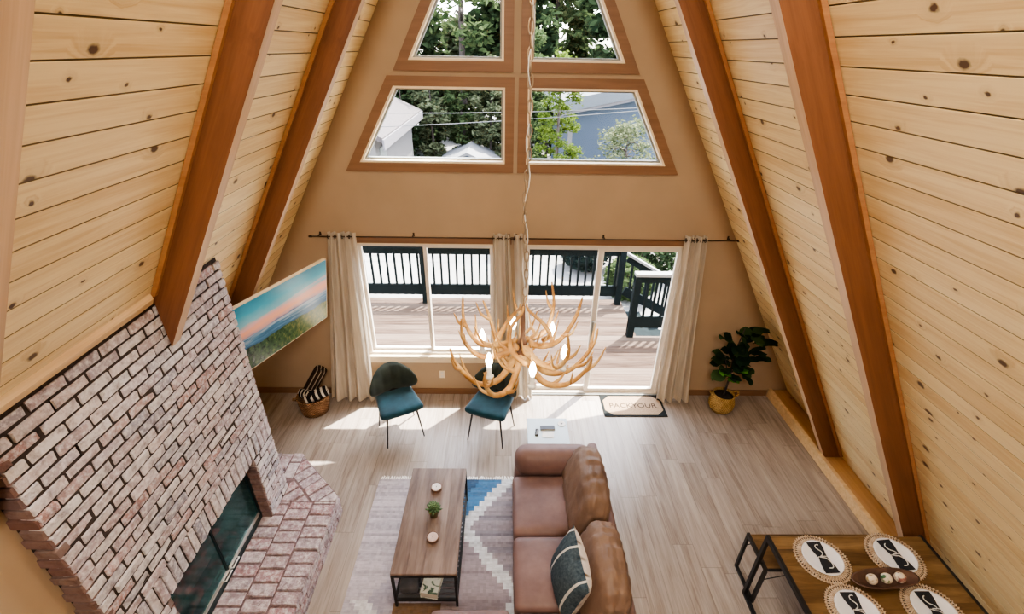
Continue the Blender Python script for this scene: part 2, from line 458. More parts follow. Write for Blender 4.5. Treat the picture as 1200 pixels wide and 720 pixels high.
# ------------------------------------------------------------------ rafters
BD = .178
def rafter(side, y0, y1, foot, label, hide_trim=False):
    """foot: None = down to the ledge, else x of the vertical face it dies into"""
    u, v, n = frame_side(side)
    def P(z, d):  # point at height z on the plane offset d from the boards
        return (side * (W - SL * z - d * NR), z)
    e = .004
    if foot is None:
        poly = [P(.112, e), P(.112, BD)]
    else:
        poly = [(side * foot, (W - e * NR - foot) / SL), (side * foot, (W - BD * NR - foot) / SL)]
    zt = 6.15
    top_in = (side * .03, (W - BD * NR - .03) / SL); top_out = (side * .03, (W - e * NR - .03) / SL)
    poly += [top_in, top_out]
    fr = side_matrix(side, y0)
    # object X along the rafter so the grain follows it
    m = Matrix.Identity(4)
    for i, c in enumerate((v, u, v.cross(u))):
        for k in range(3): m[k][i] = c[k]
    m.translation = Vector((side * W, y0, 0))
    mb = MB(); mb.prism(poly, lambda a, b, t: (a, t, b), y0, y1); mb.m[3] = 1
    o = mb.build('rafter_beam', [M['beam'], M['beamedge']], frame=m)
    o['label'] = label; o['category'] = 'beam'; o['group'] = 'sloping rafters of the room'
    mb = MB()
    for ya, yb in ((y0 - .026, y0 - .0005), (y1 + .0005, y1 + .026)):
        zb = .14 if foot is None else (W - foot) / SL + .01
        d1, d2 = .004, .03
        pa = [P(zb, d1), P(zb, d2), (side * .05, (W - d2 * NR - .05) / SL), (side * .05, (W - d1 * NR - .05) / SL)]
        mb.prism(pa, lambda a, b, t: (a, t, b), ya, yb)
    tr = mb.build('edge_trim', M['edgetrim']); tr.parent = o; tr.matrix_parent_inverse = m.inverted()
    return o
rafter(1, 3.70, 3.785, None, 'right rafter beam nearest the glazed far wall')
rafter(1, 2.435, 2.52, None, 'right rafter beam whose foot stands behind the dining table')
rafter(-1, 3.72, 3.805, None, 'left rafter beam nearest the glazed far wall, above the sunset picture')
rafter(-1, 2.465, 2.55, 2.158, 'left rafter beam ending against the brick chimney face')
rafter(-1, 1.195, 1.28, 2.296, 'left rafter beam with lit inner face at the left edge of the photo')
# cove strip where boards meet the brick, left
mb = MB(); mb.prism([(-2.168, 2.672), (-2.168, 2.650), (-2.145, 2.655), (-2.128, 2.690), (-2.138, 2.725)], lambda a, b, t: (a, t, b), 1.31, 2.437)
struct(mb.build('trim_1', M['trimwood'], frame=Matrix.Rotation(PI / 2, 4, 'Z')))

# ================================================================== FIREPLACE
FX, FY0, FY1 = -2.17, 1.40, 3.17
OY0, OY1, OZ0, OZ1 = 1.72, 2.85, .245, .955
fire = empty('fireplace', (-2.17, 2.285, 0), 0, 'tall rustic pink brick fireplace with raised hearth and glass doors', 'fireplace')
fi = fire.matrix_basis.inverted() if False else Matrix.Translation(-fire.location)
def fpart(mb, name, mats, parent=fire):
    mb.v = [p + (Vector(-fire.location)) for p in mb.v]
    return mb.build(name, mats, parent)
def brick(mb, lo, hi, mi=0, j=.0045):
    # slightly irregular block with pillowed faces
    lo = list(lo); hi = list(hi)
    mb.bbox(lo, hi, .0035, mi)
    for p in mb.v[-24:]:
        p.x += random.uniform(-j, j); p.y += random.uniform(-j, j) * .7; p.z += random.uniform(-j, j) * .7
mb = MB()
RP, BL, JT = .0700, .196, .0165
# mortar core
xi = FX - .0065
def topz(x): return (W + x) / SL - .012
cf = lambda a, b, t: (a, t, b)
full = [(xi, 0), (xi, topz(xi)), (-2.95, topz(-2.95)), (-2.95, 0)]
mb.prism(full, cf, FY0 + .012, OY0 - .012, 1); mb.prism(full, cf, OY1 + .012, FY1 - .012, 1)
mb.prism([(xi, OZ1 + .012), (xi, topz(xi)), (-2.95, topz(-2.95)), (-2.95, OZ1 + .012)], cf, OY0 - .02, OY1 + .02, 1)
mb.prism([(-2.62, 0), (-2.62, OZ1 + .02), (-2.95, OZ1 + .02), (-2.95, 0)], cf, OY0 - .02, OY1 + .02, 1)
def row(z0, z1, ya, yb, shift):
    y = ya - shift
    while y < yb - .02:
        a = max(ya, y); b = min(yb, y + BL)
        if b - a > .03:
            o = random.uniform(-.004, .006)
            brick(mb, (FX - .07, a, z0), (FX + o, b, z1))
        y += BL + JT
z = OZ0; r = 0
while z < 2.66:
    z1 = min(z + RP - JT, 2.648)
    if z1 - z < .025: break
    sh = (BL + JT) / 2 * (r % 2) + random.uniform(-.012, .012)
    if z1 <= OZ1 + .01:
        row(z, z1, FY0, OY0, sh); row(z, z1, OY1, FY1, sh)
    elif z >= OZ1 + .205:
        row(z, z1, FY0, FY1, sh)
    z += RP; r += 1
    if OZ1 + .01 < z1 + RP and z < OZ1 + .205 and z >= OZ1 - .03:
        # soldier course
        y = FY0
        while y < FY1 - .02:
            o = random.uniform(-.003, .008)
            brick(mb, (FX - .07, y, OZ1 + .002), (FX + o, min(y + .055, FY1), OZ1 + .196))
            y += .0682
        z = OZ1 + .208
# returns on both ends
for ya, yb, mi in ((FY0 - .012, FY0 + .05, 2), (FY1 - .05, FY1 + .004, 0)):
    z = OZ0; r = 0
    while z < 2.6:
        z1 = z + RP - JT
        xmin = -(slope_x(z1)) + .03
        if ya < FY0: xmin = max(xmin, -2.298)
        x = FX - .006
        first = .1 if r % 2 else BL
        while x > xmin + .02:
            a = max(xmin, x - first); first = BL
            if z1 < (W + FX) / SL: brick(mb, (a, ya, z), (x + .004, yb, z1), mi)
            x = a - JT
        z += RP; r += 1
# reveals of the opening
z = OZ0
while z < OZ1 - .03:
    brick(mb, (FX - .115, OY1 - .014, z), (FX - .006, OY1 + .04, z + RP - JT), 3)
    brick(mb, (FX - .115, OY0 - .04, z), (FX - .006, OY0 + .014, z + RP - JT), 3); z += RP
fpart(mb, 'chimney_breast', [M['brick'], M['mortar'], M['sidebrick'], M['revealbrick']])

# hearth
def clip(poly, a, b):  # keep left of a->b
    out = []
    for i in range(len(poly)):
        p, q = poly[i - 1], poly[i]
        sp = (b[0]-a[0])*(p[1]-a[1])-(b[1]-a[1])*(p[0]-a[0]); sq = (b[0]-a[0])*(q[1]-a[1])-(b[1]-a[1])*(q[0]-a[0])
        if (sp >= 0) != (sq >= 0):
            t = sp / (sp - sq); out.append((p[0]+(q[0]-p[0])*t, p[1]+(q[1]-p[1])*t))
        if sq >= 0: out.append(q)
    return out
def area(p): return abs(sum(p[i-1][0]*p[i][1]-p[i][0]*p[i-1][1] for i in range(len(p)))) / 2
HX = -1.662
mb = MB()
hp = [(-2.32, .96), (-2.16, .96), (HX - .008, 1.475), (HX - .008, 3.085), (-2.19, 3.60), (-2.75, 3.60), (-2.75, .96 + .44), (-2.32, 1.39)]
hp = [(-2.298, .96), (-2.16, .96), (HX - .01, 1.475), (HX - .01, 3.085), (-2.19, 3.59), (-2.75, 3.59), (-2.75, 3.18), (-2.298, 1.40)]
mb.prism(hp, lambda a, b, t: (a, b, t), 0, .232, 1)
def topbricks(region, M2, xr, yr, bx, by):
    # region convex ccw; bricks laid on a grid in the rotated frame M2
    nx = int((xr[1]-xr[0])/(bx+JT))+2; ny = int((yr[1]-yr[0])/(by+JT))+2
    for i in range(nx):
        for k in range(ny):
            x = xr[0]+i*(bx+JT); y = yr[0]+k*(by+JT)+(by*.5 if i % 2 else 0)
            q = [(x,y),(x+bx,y),(x+bx,y+by),(x,y+by)]
            q = [tuple((M2 @ Vector((a,b,0)))[:2]) for a,b in q]
            for s in range(len(region)): 
                if q: q = clip(q, region[s], region[(s+1) % len(region)])
            if len(q) >= 3 and area(q) > .0002:
                h = .245 + random.uniform(-.010, .005)
                cx = sum(p[0] for p in q)/len(q); cy = sum(p[1] for p in q)/len(q)
                qi = [(cx+(p[0]-cx)*.95, cy+(p[1]-cy)*.92) for p in q]
                n = len(q)
                vs = [(*p, .20) for p in q]+[(*p, h-.007) for p in q]+[(*p, h) for p in qi]
                fs = [tuple(range(2*n,3*n))]+[(a,(a+1)%n,n+(a+1)%n,n+a) for a in range(n)]+[(n+a,n+(a+1)%n,2*n+(a+1)%n,2*n+a) for a in range(n)]
                mb.add(vs, fs, 0)
R1 = [(FX - .10, 1.56), (HX, 1.56), (HX, 3.0), (FX - .10, 3.0)]
topbricks(R1, Matrix.Identity(4), (HX - .196 - 3*(.196+JT), HX), (1.56, 3.0), .196, .098)
R2 = [(FX - .0, 3.008), (HX, 3.008), (HX, 3.085), (-2.19, 3.60), (-2.52, 3.60), (-2.52, 3.18), (FX, 3.178)]
for R_, sgn in ((R2, 1),):
    ra = [(FX, 3.008), (HX, 3.008), (HX, 3.085), (-2.19, 3.60), (FX, 3.58)]
    ra = [(FX + .005, 3.008), (HX, 3.008), (HX, 3.085), (FX + .005, 3.585)]
    rm = Matrix.Translation((HX, 3.085, 0)) @ Matrix.Rotation(PI/4, 4, 'Z')
    topbricks(ra, rm, (-.196*2 - JT*2 - .21, 0), (-.5, .8), .196, .098)
    rb = [(-2.52, 3.18), (FX - .005, 3.18), (FX - .005, 3.585), (-2.19, 3.60), (-2.52, 3.60)]
    topbricks(rb, Matrix.Identity(4), (FX - .005 - 4 * (.098 + JT) + JT, FX), (3.18, 3.6), .098, .196)
    rc = [(-2.29, .965), (-2.16, .965), (HX, 1.47), (HX, 1.552), (FX, 1.552), (FX, 1.39), (-2.29, 1.39)]
    rc1 = [(-2.165, .965), (HX, 1.47), (HX, 1.552), (-2.165, 1.552)]
    topbricks(rc1, Matrix.Translation((HX, 1.47, 0)) @ Matrix.Rotation(-PI/4, 4, 'Z'), (-.63, 0), (-.9, .6), .196, .098)
    topbricks([(-2.29, .965), (-2.17, .965), (-2.17, 1.39), (-2.29, 1.39)], Matrix.Identity(4), (-2.30, -2.17), (.96, 1.4), .11, .196)
# front faces of hearth: three courses
def facebricks(a, b):
    a = Vector((*a, 0)); b = Vector((*b, 0)); d = (b - a); L = d.length; d.normalize(); nn = Vector((d.y, -d.x, 0))
    for r in range(3):
        z0 = .004 + r * .0677 * 1.02; s = -(.1 if r % 2 else 0)
        while s < L - .02:
            p, q = max(0, s), min(L, s + BL)
            if q - p > .025:
                o = random.uniform(0, .006)
                c0, c1 = a + d * p - nn * .03, a + d * q - nn * .03
                e0, e1 = a + d * p + nn * o, a + d * q + nn * o
                z1 = z0 + .056
                mb.add([(*c0[:2], z0), (*c1[:2], z0), (*e1[:2], z0), (*e0[:2], z0), (*c0[:2], z1), (*c1[:2], z1), (*e1[:2], z1), (*e0[:2], z1)],
                       [(0,3,2,1),(4,5,6,7),(0,1,5,4),(1,2,6,5),(2,3,7,6),(3,0,4,7)], 0)
            s += BL + JT
facebricks((HX, 1.475), (HX, 3.085)); facebricks((HX, 3.085), (-2.19, 3.60)); facebricks((-2.16, .96), (HX, 1.475)); facebricks((-2.19, 3.60), (-2.75, 3.60))
M['hmortar'] = plain('hearth_mortar', (.20, .14, .145), .95, var=.35, scale=40, spec=.1)
fpart(mb, 'hearth', [M['hearthbrick'], M['hmortar']])

# firebox, logs, doors
M['soot'] = plain('sooty_firebox', (.03, .035, .035), .9, var=.3)
M['tealframe'] = plain('dark_teal_metal', (.02, .045, .05), .35, .5, var=.1)
M['chrome'] = plain('brushed_silver', (.72, .72, .68), .3, .8, var=.05)
mb = MB()
mb.box((-2.615, OY0 - .005, OZ0 - .01), (-2.60, OY1 + .005, OZ1)); mb.box((-2.60, OY0 - .005, .232), (FX - .12, OY1 + .005, .247))
mb.box((-2.60, OY0 - .012, .24), (FX - .12, OY0 - .002, OZ1)); mb.box((-2.60, OY1 + .002, .24), (FX - .12, OY1 + .012, OZ1)); mb.box((-2.60, OY0, OZ1), (FX - .02, OY1, OZ1 + .01))
fpart(mb, 'firebox', M['soot'])
g = G('ember_log'); o = g.obj(); nz = g.noise(o, 14, 4)
M['ember'] = g.fin(g.ramp(nz, [(.4, (.10, .03, .02)), (.65, (.55, .05, .05))]), .8, Emission_Color=(.9, .08, .06, 1), Emission_Strength=g.math('MULTIPLY', g.ramp(nz, [(.5, (0,0,0)), (.7, (1,1,1))]), 1.2))
for (a, b, rr) in (((-2.42, 1.95, .32), (-2.38, 2.60, .33), .05), ((-2.50, 2.0, .33), (-2.52, 2.62, .34), .055), ((-2.50, 2.05, .43), (-2.40, 2.55, .44), .04)):
    mb = MB(); a = Vector(a); b = Vector(b)
    mb.tube([a.lerp(b, t / 6) + Vector((0, 0, .008 * math.sin(t * 2))) for t in range(7)], [rr * (1 + .08 * math.sin(t * 3)) for t in range(7)], 10)
    fpart(mb, 'fire_log', M['ember'])
gx = FX - .105
mb = MB()
mb.box((gx - .02, OY0 + .003, OZ0 + .005), (gx + .012, OY1 - .003, OZ0 + .075)); mb.box((gx - .02, OY0 + .003, OZ1 - .05), (gx + .012, OY1 - .003, OZ1 - .003))
mb.box((gx - .02, OY0 + .003, OZ0 + .07), (gx + .012, OY0 + .04, OZ1 - .045)); mb.box((gx - .02, OY1 - .04, OZ0 + .07), (gx + .012, OY1 - .003, OZ1 - .045))
fpart(mb, 'door_frame', M['tealframe'])
mid = (OY0 + OY1) / 2
for ya, yb, hy in ((OY0 + .042, mid - .004, mid - .055), (mid + .004, OY1 - .042, mid + .055)):
    mb = MB(); mb.box((gx - .002, ya, OZ0 + .08), (gx + .003, yb, OZ1 - .052))
    d = fpart(mb, 'glass_door', M['fireglass'])
    mb = MB(); mb.box((gx + .0, ya, OZ0 + .078), (gx + .018, yb, OZ0 + .097)); fpart(mb, 'bottom_rail', M['chrome'], d)
    e = yb - .004 if hy < mid else ya
    mb = MB(); mb.box((gx - .004, e, OZ0 + .08), (gx + .012, e + .004, OZ1 - .052)); fpart(mb, 'edge_strip', M['tealframe'], d)
    mb = MB(); z_ = OZ0 + .10
    mb.tube([(gx + .02, hy - .045, z_), (gx + .05, hy - .045, z_ + .005), (gx + .05, hy + .045, z_ + .005), (gx + .02, hy + .045, z_), (gx + .02, hy - .045, z_)], .006, 6)
    fpart(mb, 'handle', M['white'], d)

# ================================================================== OUTSIDE
g = G('pale_ground'); n_ = g.noise(g.obj(), .6, 4)
M['ground'] = g.fin(g.ramp(n_, [(.35, (.17, .163, .155)), (.65, (.25, .245, .235))]), .95)
mb = MB(); mb.box((-60, D + .3, -1.3), (60, 90, -1.02)); struct(mb.build('ground', M['ground']))
mb = MB(); mb.box((-5.2, D + .145, -.16), (2.02, 7.62, -.03)); mb.box((2.02, D + .145, -.16), (4.2, 6.38, -.03))
for x in (-5, -2.5, 0, 1.9): mb.box((x, 7.4, -1.02), (x + .12, 7.52, -.16))
for x in (-5, 3.9): mb.box((x, 5.2, -1.02), (x + .12, 5.32, -.16))
dk = mb.build('deck', M['deck']); tag(dk, 'weathered brown board deck outside the sliding glass door', 'deck')

def railing(name, p0, p1, label, posts, ztop=1.04, bal=.132, cap=None):
    p0 = Vector(p0); p1 = Vector(p1); d = p1 - p0; L = d.length; d.normalize(); dn = Vector((d.x, d.y, 0)).normalized()
    root = empty(name, p0, 0, label, 'railing')
    def loc(mb): mb.v = [q - p0 for q in mb.v]; return mb
    def pt(s, z): return p0 + d * s + Vector((0, 0, z))
    mb = MB(); mb.bar(pt(0, ztop), pt(L, ztop), .13, .04, 0); loc(mb).build('top_rail', cap or M['rail'], root)
    mb = MB(); mb.bar(pt(0, ztop - .085), pt(L, ztop - .085), .035, .10); loc(mb).build('upper_rail', M['rail'], root)
    mb = MB(); mb.bar(pt(0, .235), pt(L, .235), .04, .20); loc(mb).build('lower_board', M['rail'], root)
    s = bal * .6
    while s < L - .03:
        mb = MB(); mb.bar(pt(s, .13), pt(s, ztop - .03), .034); loc(mb).build('baluster', M['rail'], root); s += bal
    for s in posts:
        mb = MB(); mb.bar(pt(s, -.03) , pt(s, ztop - .02), .10); loc(mb).build('post', M['rail'], root)
    return root
railing('deck_railing', (-5.1, 7.46, 0), (1.98, 7.46, 0), 'long dark railing along the far edge of the deck', (.05, 1.8, 3.60, 5.35, 7.03))
M['railcap'] = plain('sunlit_rail_cap', (.22, .22, .215), .7, var=.08)  # top of the dark rail, its sunlight painted in as a paler tone
railing('stair_guard_railing', (1.86, 6.38, 0), (4.1, 6.38, 0), 'dark railing with sunlit top beside the deck stairs', (.05, 1.15, 2.2), 1.06, .135, M['railcap'])
# stair going down to the right, with sloping hand rails
st = empty('deck_stairs', (2.05, 6.45, -1.02), 0, 'dark stair flight going down from the deck corner', 'stairs')
for i in range(5):
    mb = MB(); mb.box((i * .30, 0, .80 - i * .19), (i * .30 + .31, 1.0, .84 - i * .19)); mb.build('tread', M['rail'], st)
for yy in (0, .96):
    mb = MB(); mb.prism([(0, .62), (0, .80), (1.5, -.0), (1.25, -.0)], lambda a, b, t: (a, t, b), yy, yy + .04); mb.build('stringer', M['rail'], st)
hr = empty('stair_handrail', (2.03, 7.50, 0), 0, 'sloping dark handrail running down beside the deck stairs', 'railing')
mb = MB(); mb.bar((-.02, 0, .93), (1.9, 0, -.18), .10, .04); mb.build('handrail', M['railcap'], hr)
mb = MB(); mb.bar((0, 0, .83), (1.9, 0, -.28), .035, .10); mb.build('upper_rail', M['rail'], hr)
mb = MB(); mb.bar((0, 0, .22), (1.9, 0, -.80), .04, .16); mb.build('lower_board', M['rail'], hr)
for i in range(13):
    s = .1 + i * .14; mb = MB(); mb.bar((s, 0, .2 - s * .54), (s, 0, .88 - s * .584), .034); mb.build('baluster', M['rail'], hr)
mb = MB(); mb.bar((1.85, 0, -1.02), (1.85, 0, -.12), .09); mb.build('post', M['rail'], hr)

# houses
M['hwhite'] = plain('white_siding', (.155, .146, .145), .8, var=.04, scale=2)
M['hroof'] = plain('pinkish_grey_roof', (.065, .054, .054), .9, var=.1, scale=6)
M['hblue'] = plain('grey_blue_siding', (.05, .068, .10), .8, var=.05, scale=2)
M['hpale'] = plain('pale_roof_fascia', (.11, .12, .135), .8, var=.06)
M['hpale2'] = plain('pale_shed_roof', (.16, .16, .165), .8, var=.04)
M['hdark'] = plain('dark_soffit', (.13, .12, .13), .8)
h = empty('house', (-3.9, 14, -1.02), 0, 'white house with pinkish roof at left through the windows', 'house')
mb = MB(); mb.prism([(-6, 0), (0, 0), (0, 2.62), (-3, 4.0), (-6, 2.62)], lambda a, b, t: (a, t, b), 0.3, 6.1); mb.build('walls', M['hwhite'], h)
for sgn in (0, 1):
    mb = MB()
    if sgn == 0: pl = [(.38, 2.62), (.38, 2.76), (-3.0, 4.28), (-3.0, 4.10)]
    else: pl = [(-6.38, 2.62), (-6.38, 2.76), (-3.0, 4.28), (-3.0, 4.10)]
    mb.prism(pl, lambda a, b, t: (a, t, b), -.3, 6.5); mb.build('roof', M['hroof'], h)
mb = MB(); mb.box((.38, -.32, 2.44), (.43, 6.52, 2.72)); mb.build('gutter', M['hdark'], h)
mb = MB(); mb.box((0, .7, 1.1), (.03, 1.5, 2.3)); mb.build('window', M['darkframe'], h)
h = empty('house', (1.95, 16, -1.02), 0, 'grey blue house with pale roof edge at right through the windows', 'house')
mb = MB(); mb.prism([(0, 0), (5.6, 0), (5.6, 4.40), (0, 3.24)], lambda a, b, t: (a, t, b), 0, 6); mb.build('walls', M['hblue'], h)
mb = MB(); mb.box((-.05, -.03, 0), (.09, 0, 3.24)); mb.build('corner_board', M['hwhite'], h)
mb = MB(); mb.prism([(-.5, 3.15), (-.5, 3.24), (6.0, 4.58), (6.0, 4.49)], lambda a, b, t: (a, t, b), -.42, 6.2); mb.build('fascia', M['hdark'], h)
mb = MB(); mb.prism([(-.5, 3.24), (-.35, 3.62), (6.0, 4.93), (6.0, 4.58)], lambda a, b, t: (a, t, b), -.46, 6.3); mb.build('roof', M['hpale'], h)
h = empty('shed', (-1.68, 20, -1.20), 0, 'small pale shed with white gable roof seen low in the left window', 'shed')
mb = MB(); mb.prism([(-1.05, 0), (1.05, 0), (1.05, .85), (0, 1.32), (-1.05, .85)], lambda a, b, t: (a, t, b), 0, 2.5); mb.build('walls', M['hblue'], h)
for sg in (-1, 1):
    mb = MB(); mb.prism([(sg * 1.3, .74), (sg * 1.3, .84), (0, 1.44), (0, 1.33)], lambda a, b, t: (a, t, b), -.3, 2.8); mb.build('roof', M['hpale2'], h)

# foliage
def leaf_cloud(n, centre, rad, size, fn=None, flat=.5):
    mb = MB()
    for i in range(n):
        while True:
            p = Vector((random.uniform(-1, 1), random.uniform(-1, 1), random.uniform(-1, 1)))
            if p.length < 1: break
        p = Vector((p.x * rad[0], p.y * rad[1], p.z * rad[2]))
        if fn:
            p = fn(p)
            if p is None: continue
        q = Vector(centre) + p
        a = Vector((random.uniform(-1, 1), random.uniform(-1, 1), random.uniform(-flat, flat))).normalized()
        b = a.cross(Vector((random.uniform(-1, 1), random.uniform(-1, 1), random.uniform(-1, 1)))).normalized()
        s = size * random.uniform(.6, 1.3)
        mb.add([q - a * s, q + b * s * .45, q + a * s, q - b * s * .45], [(0, 1, 2, 3)])
    return mb
def clumpy(cells):
    # foliage gathers in clumps around random points
    def fn(p):
        c = cells[random.randrange(len(cells))]
        d = Vector([max(-1.8, min(1.8, random.gauss(0, q))) for q in (1, 1, .6)])
        return c[0] + d * c[1]
    return fn
LM = [leaf_mat('leaf_dark_green', (.012, .022, .012), (.055, .08, .038)), leaf_mat('leaf_mid_green', (.024, .042, .018), (.095, .125, .055)),
      leaf_mat('leaf_yellow_green', (.045, .075, .012), (.12, .16, .037)), leaf_mat('leaf_pale_green', (.045, .06, .032), (.17, .185, .105)), leaf_mat('leaf_shrub_dark', (.012, .02, .022), (.04, .06, .05))]
def tree(name, x, y, h, r, trunk_r, mat, label, nleaf, clumps, leaf, low=.25, cone=False, group='trees beyond the deck', branches=0, seed=0, bushy=False):
    random.seed(seed)
    root = empty(name, (x, y, -1.02), 0, label, 'tree', group)
    mb = MB(); lean = random.uniform(-.02, .02)
    pts = [(lean * h * t, 0, h * .93 * t) for t in [i / 8 for i in range(9)]]
    mb.tube(pts, [trunk_r * (1 - .75 * i / 8) for i in range(9)], 8)
    for i in range(branches):
        z0 = h * random.uniform(low + .05, .9); a = random.uniform(0, 2 * PI); L = r * random.uniform(.6, 1.0) * (1 - .5 * z0 / h)
        mb.tube([(lean * z0 + math.cos(a) * L * t, math.sin(a) * L * t, z0 + .22 * L * math.sin(t * 2.6) ) for t in (0, .3, .6, 1)], [trunk_r * .42, trunk_r * .32, trunk_r * .2, .015], 6)
    mb.build('trunk', M['bark'], root)
    cells = []
    for i in range(clumps):
        t = random.uniform(0, 1); z = h * (low + (1 - low) * t)
        rr = r * ((1 - t) ** .8 * .95 + .06 if cone else math.sqrt(max(0.02, 1 - (2 * t - 1) ** 2)) * .85 + .1)
        if bushy: rr = r * (.92 if t < .65 else .92 * math.sqrt(max(.05, 1 - ((t - .65) / .36) ** 2)))
        a = random.uniform(0, 2 * PI); k = rr * math.sqrt(random.uniform(.15, 1))
        cells.append((Vector((k * math.cos(a), k * math.sin(a), z)), r * (.10 if cone else .14)))
    mb = leaf_cloud(nleaf, (0, 0, 0), (1, 1, 1), leaf, clumpy(cells)); mb.build('foliage', mat, root)
    return root
tree('pine_tree', -2.12, 24.4, 12, 3.0, .20, LM[1], 'tall pine with a dark bare trunk seen in the upper left window', 1500, 30, .20, .42, branches=22, seed=11)
k = 0
for (x, y, h_, r_, mi, lb) in [(-10.6, 26, 8.0, 2.0, 1, 'mid green tree at the far left beyond the white house'), (-5.3, 26, 7.2, 2.0, 0, 'dark green tree just right of the white house roof'), (0.2, 26.5, 8.6, 2.1, 0, 'dark tree behind the middle post of the windows'), (5.5, 26, 10.4, 2.1, 0, 'dark tall tree filling the right of the upper right window'), (10.8, 26, 9.5, 2.0, 1, 'green tree beyond the right end of the grey blue house'),
        (-8.0, 31.5, 9.0, 2.2, 0, 'taller dark tree in the back row beyond the white house'), (-2.6, 31.5, 6.2, 2.1, 3, 'pale green tree in the back row behind the small pale shed'), (2.9, 31.5, 11.5, 2.2, 1, 'tall green tree filling the left of the upper right window'), (8.3, 31.5, 11, 2.2, 1, 'tall green tree in the back row at the right')]:
    k += 1; tree('tree', x, y, h_, r_, .22, LM[mi], lb, 7500, 110, .26, .04, seed=20 + k, bushy=True)
for i, (x, y, mi, h_) in enumerate([(-6.0, 22.6, 1, 4.3), (-4.7, 22.4, 0, 4.6), (-3.4, 22.6, 3, 4.4), (-2.1, 22.9, 1, 4.5), (-.8, 22.6, 3, 4.6), (.5, 22.8, 0, 4.4), (1.8, 23.0, 1, 4.3)]):
    k += 1; tree('bushy_tree', x, y, h_, .78, .08, LM[mi], '%s bushy tree from the left in the thicket behind the small shed' % ('first', 'second', 'third', 'fourth', 'fifth', 'sixth', 'seventh')[i], 4200, 80, .12, .02, seed=60 + k, bushy=True, group='thicket of bushy trees behind the shed')
tree('cypress_tree', 1.35, 13.7, 4.9, .60, .08, LM[2], 'yellow green conifer at the left of the lower right window', 9000, 110, .05, .02, cone=False, seed=41)
tree('conifer_tree', .62, 15.4, 5.6, .62, .08, LM[1], 'dark green conifer beside the yellow green one in the lower right window', 8000, 100, .055, .02, cone=False, seed=42)
tree('young_tree', 3.35, 13.7, 3.3, 1.1, .05, LM[3], 'airy pale leafed young tree in front of the grey blue house', 5000, 70, .06, .25, cone=False, branches=14, seed=43)
def shrub(x, y, r, h, mat, label, n=1600, leaf=.075, seed=0):
    random.seed(seed); root = empty('shrub', (x, y, -1.02), 0, label, 'shrub', 'shrubs beside the deck stairs')
    mb = MB()
    for i in range(6):
        a = i * 1.05; mb.tube([(0, 0, 0), (r * .3 * math.cos(a), r * .3 * math.sin(a), h * .4), (r * .6 * math.cos(a), r * .6 * math.sin(a), h * .75)], [.03, .02, .008], 5)
    mb.build('stems', M['bark'], root)
    def fn(p):
        q = p.normalized() * (p.length ** .5); return Vector((q.x * r, q.y * r, h * .5 + q.z * h * .5))
    leaf_cloud(n, (0, 0, 0), (1, 1, 1), leaf, fn).build('foliage', mat, root)
shrub(1.95, 11.2, .62, 1.0, LM[4], 'dark rounded shrub seen between the far railing balusters', 2600, .07, 1)
shrub(3.5, 11.0, .9, 1.5, LM[0], 'dark green bush beyond the stair handrail', 2400, .09, 2)
shrub(5.7, 11.8, 1.0, 1.9, LM[1], 'green bush farthest right beyond the deck stairs', 2400, .09, 3)
shrub(2.75, 9.6, .6, 1.0, LM[1], 'small green bush just beyond the foot of the stair handrail', 1600, .08, 4)
# overhead wires
M['wire'] = plain('overhead_wire', (.10, .10, .105), .8)
def wire(a, b, r, label):
    a = Vector(a); b = Vector(b); mb = MB()
    mb.tube([a.lerp(b, t / 12) - Vector((0, 0, .25 * math.sin(PI * t / 12))) for t in range(13)], r, 6)
    tag(mb.build('overhead_wire', M['wire']), label, 'wire', 'overhead wires outside the windows')
wire((-9, 13.2, 3.41), (9, 13.2, 3.77), .018, 'thick upper overhead wire crossing outside the lower windows')
wire((-9, 13.12, 1.92), (9, 13.12, 3.23), .009, 'thin slanting overhead wire outside the lower windows')
wire((-9, 13.28, 2.46), (9, 13.28, 3.05), .009, 'thin overhead wire below the slanting one outside the lower windows')
for x in (-9, 9):
    mb = MB(); mb.tube([(x, 13.2, -1.02), (x, 13.2, 6)], .12, 10); tag(mb.build('utility_pole', M['bark']), 'brown utility pole carrying wires beyond the %s of the windows' % ('left' if x < 0 else 'right'), 'pole')

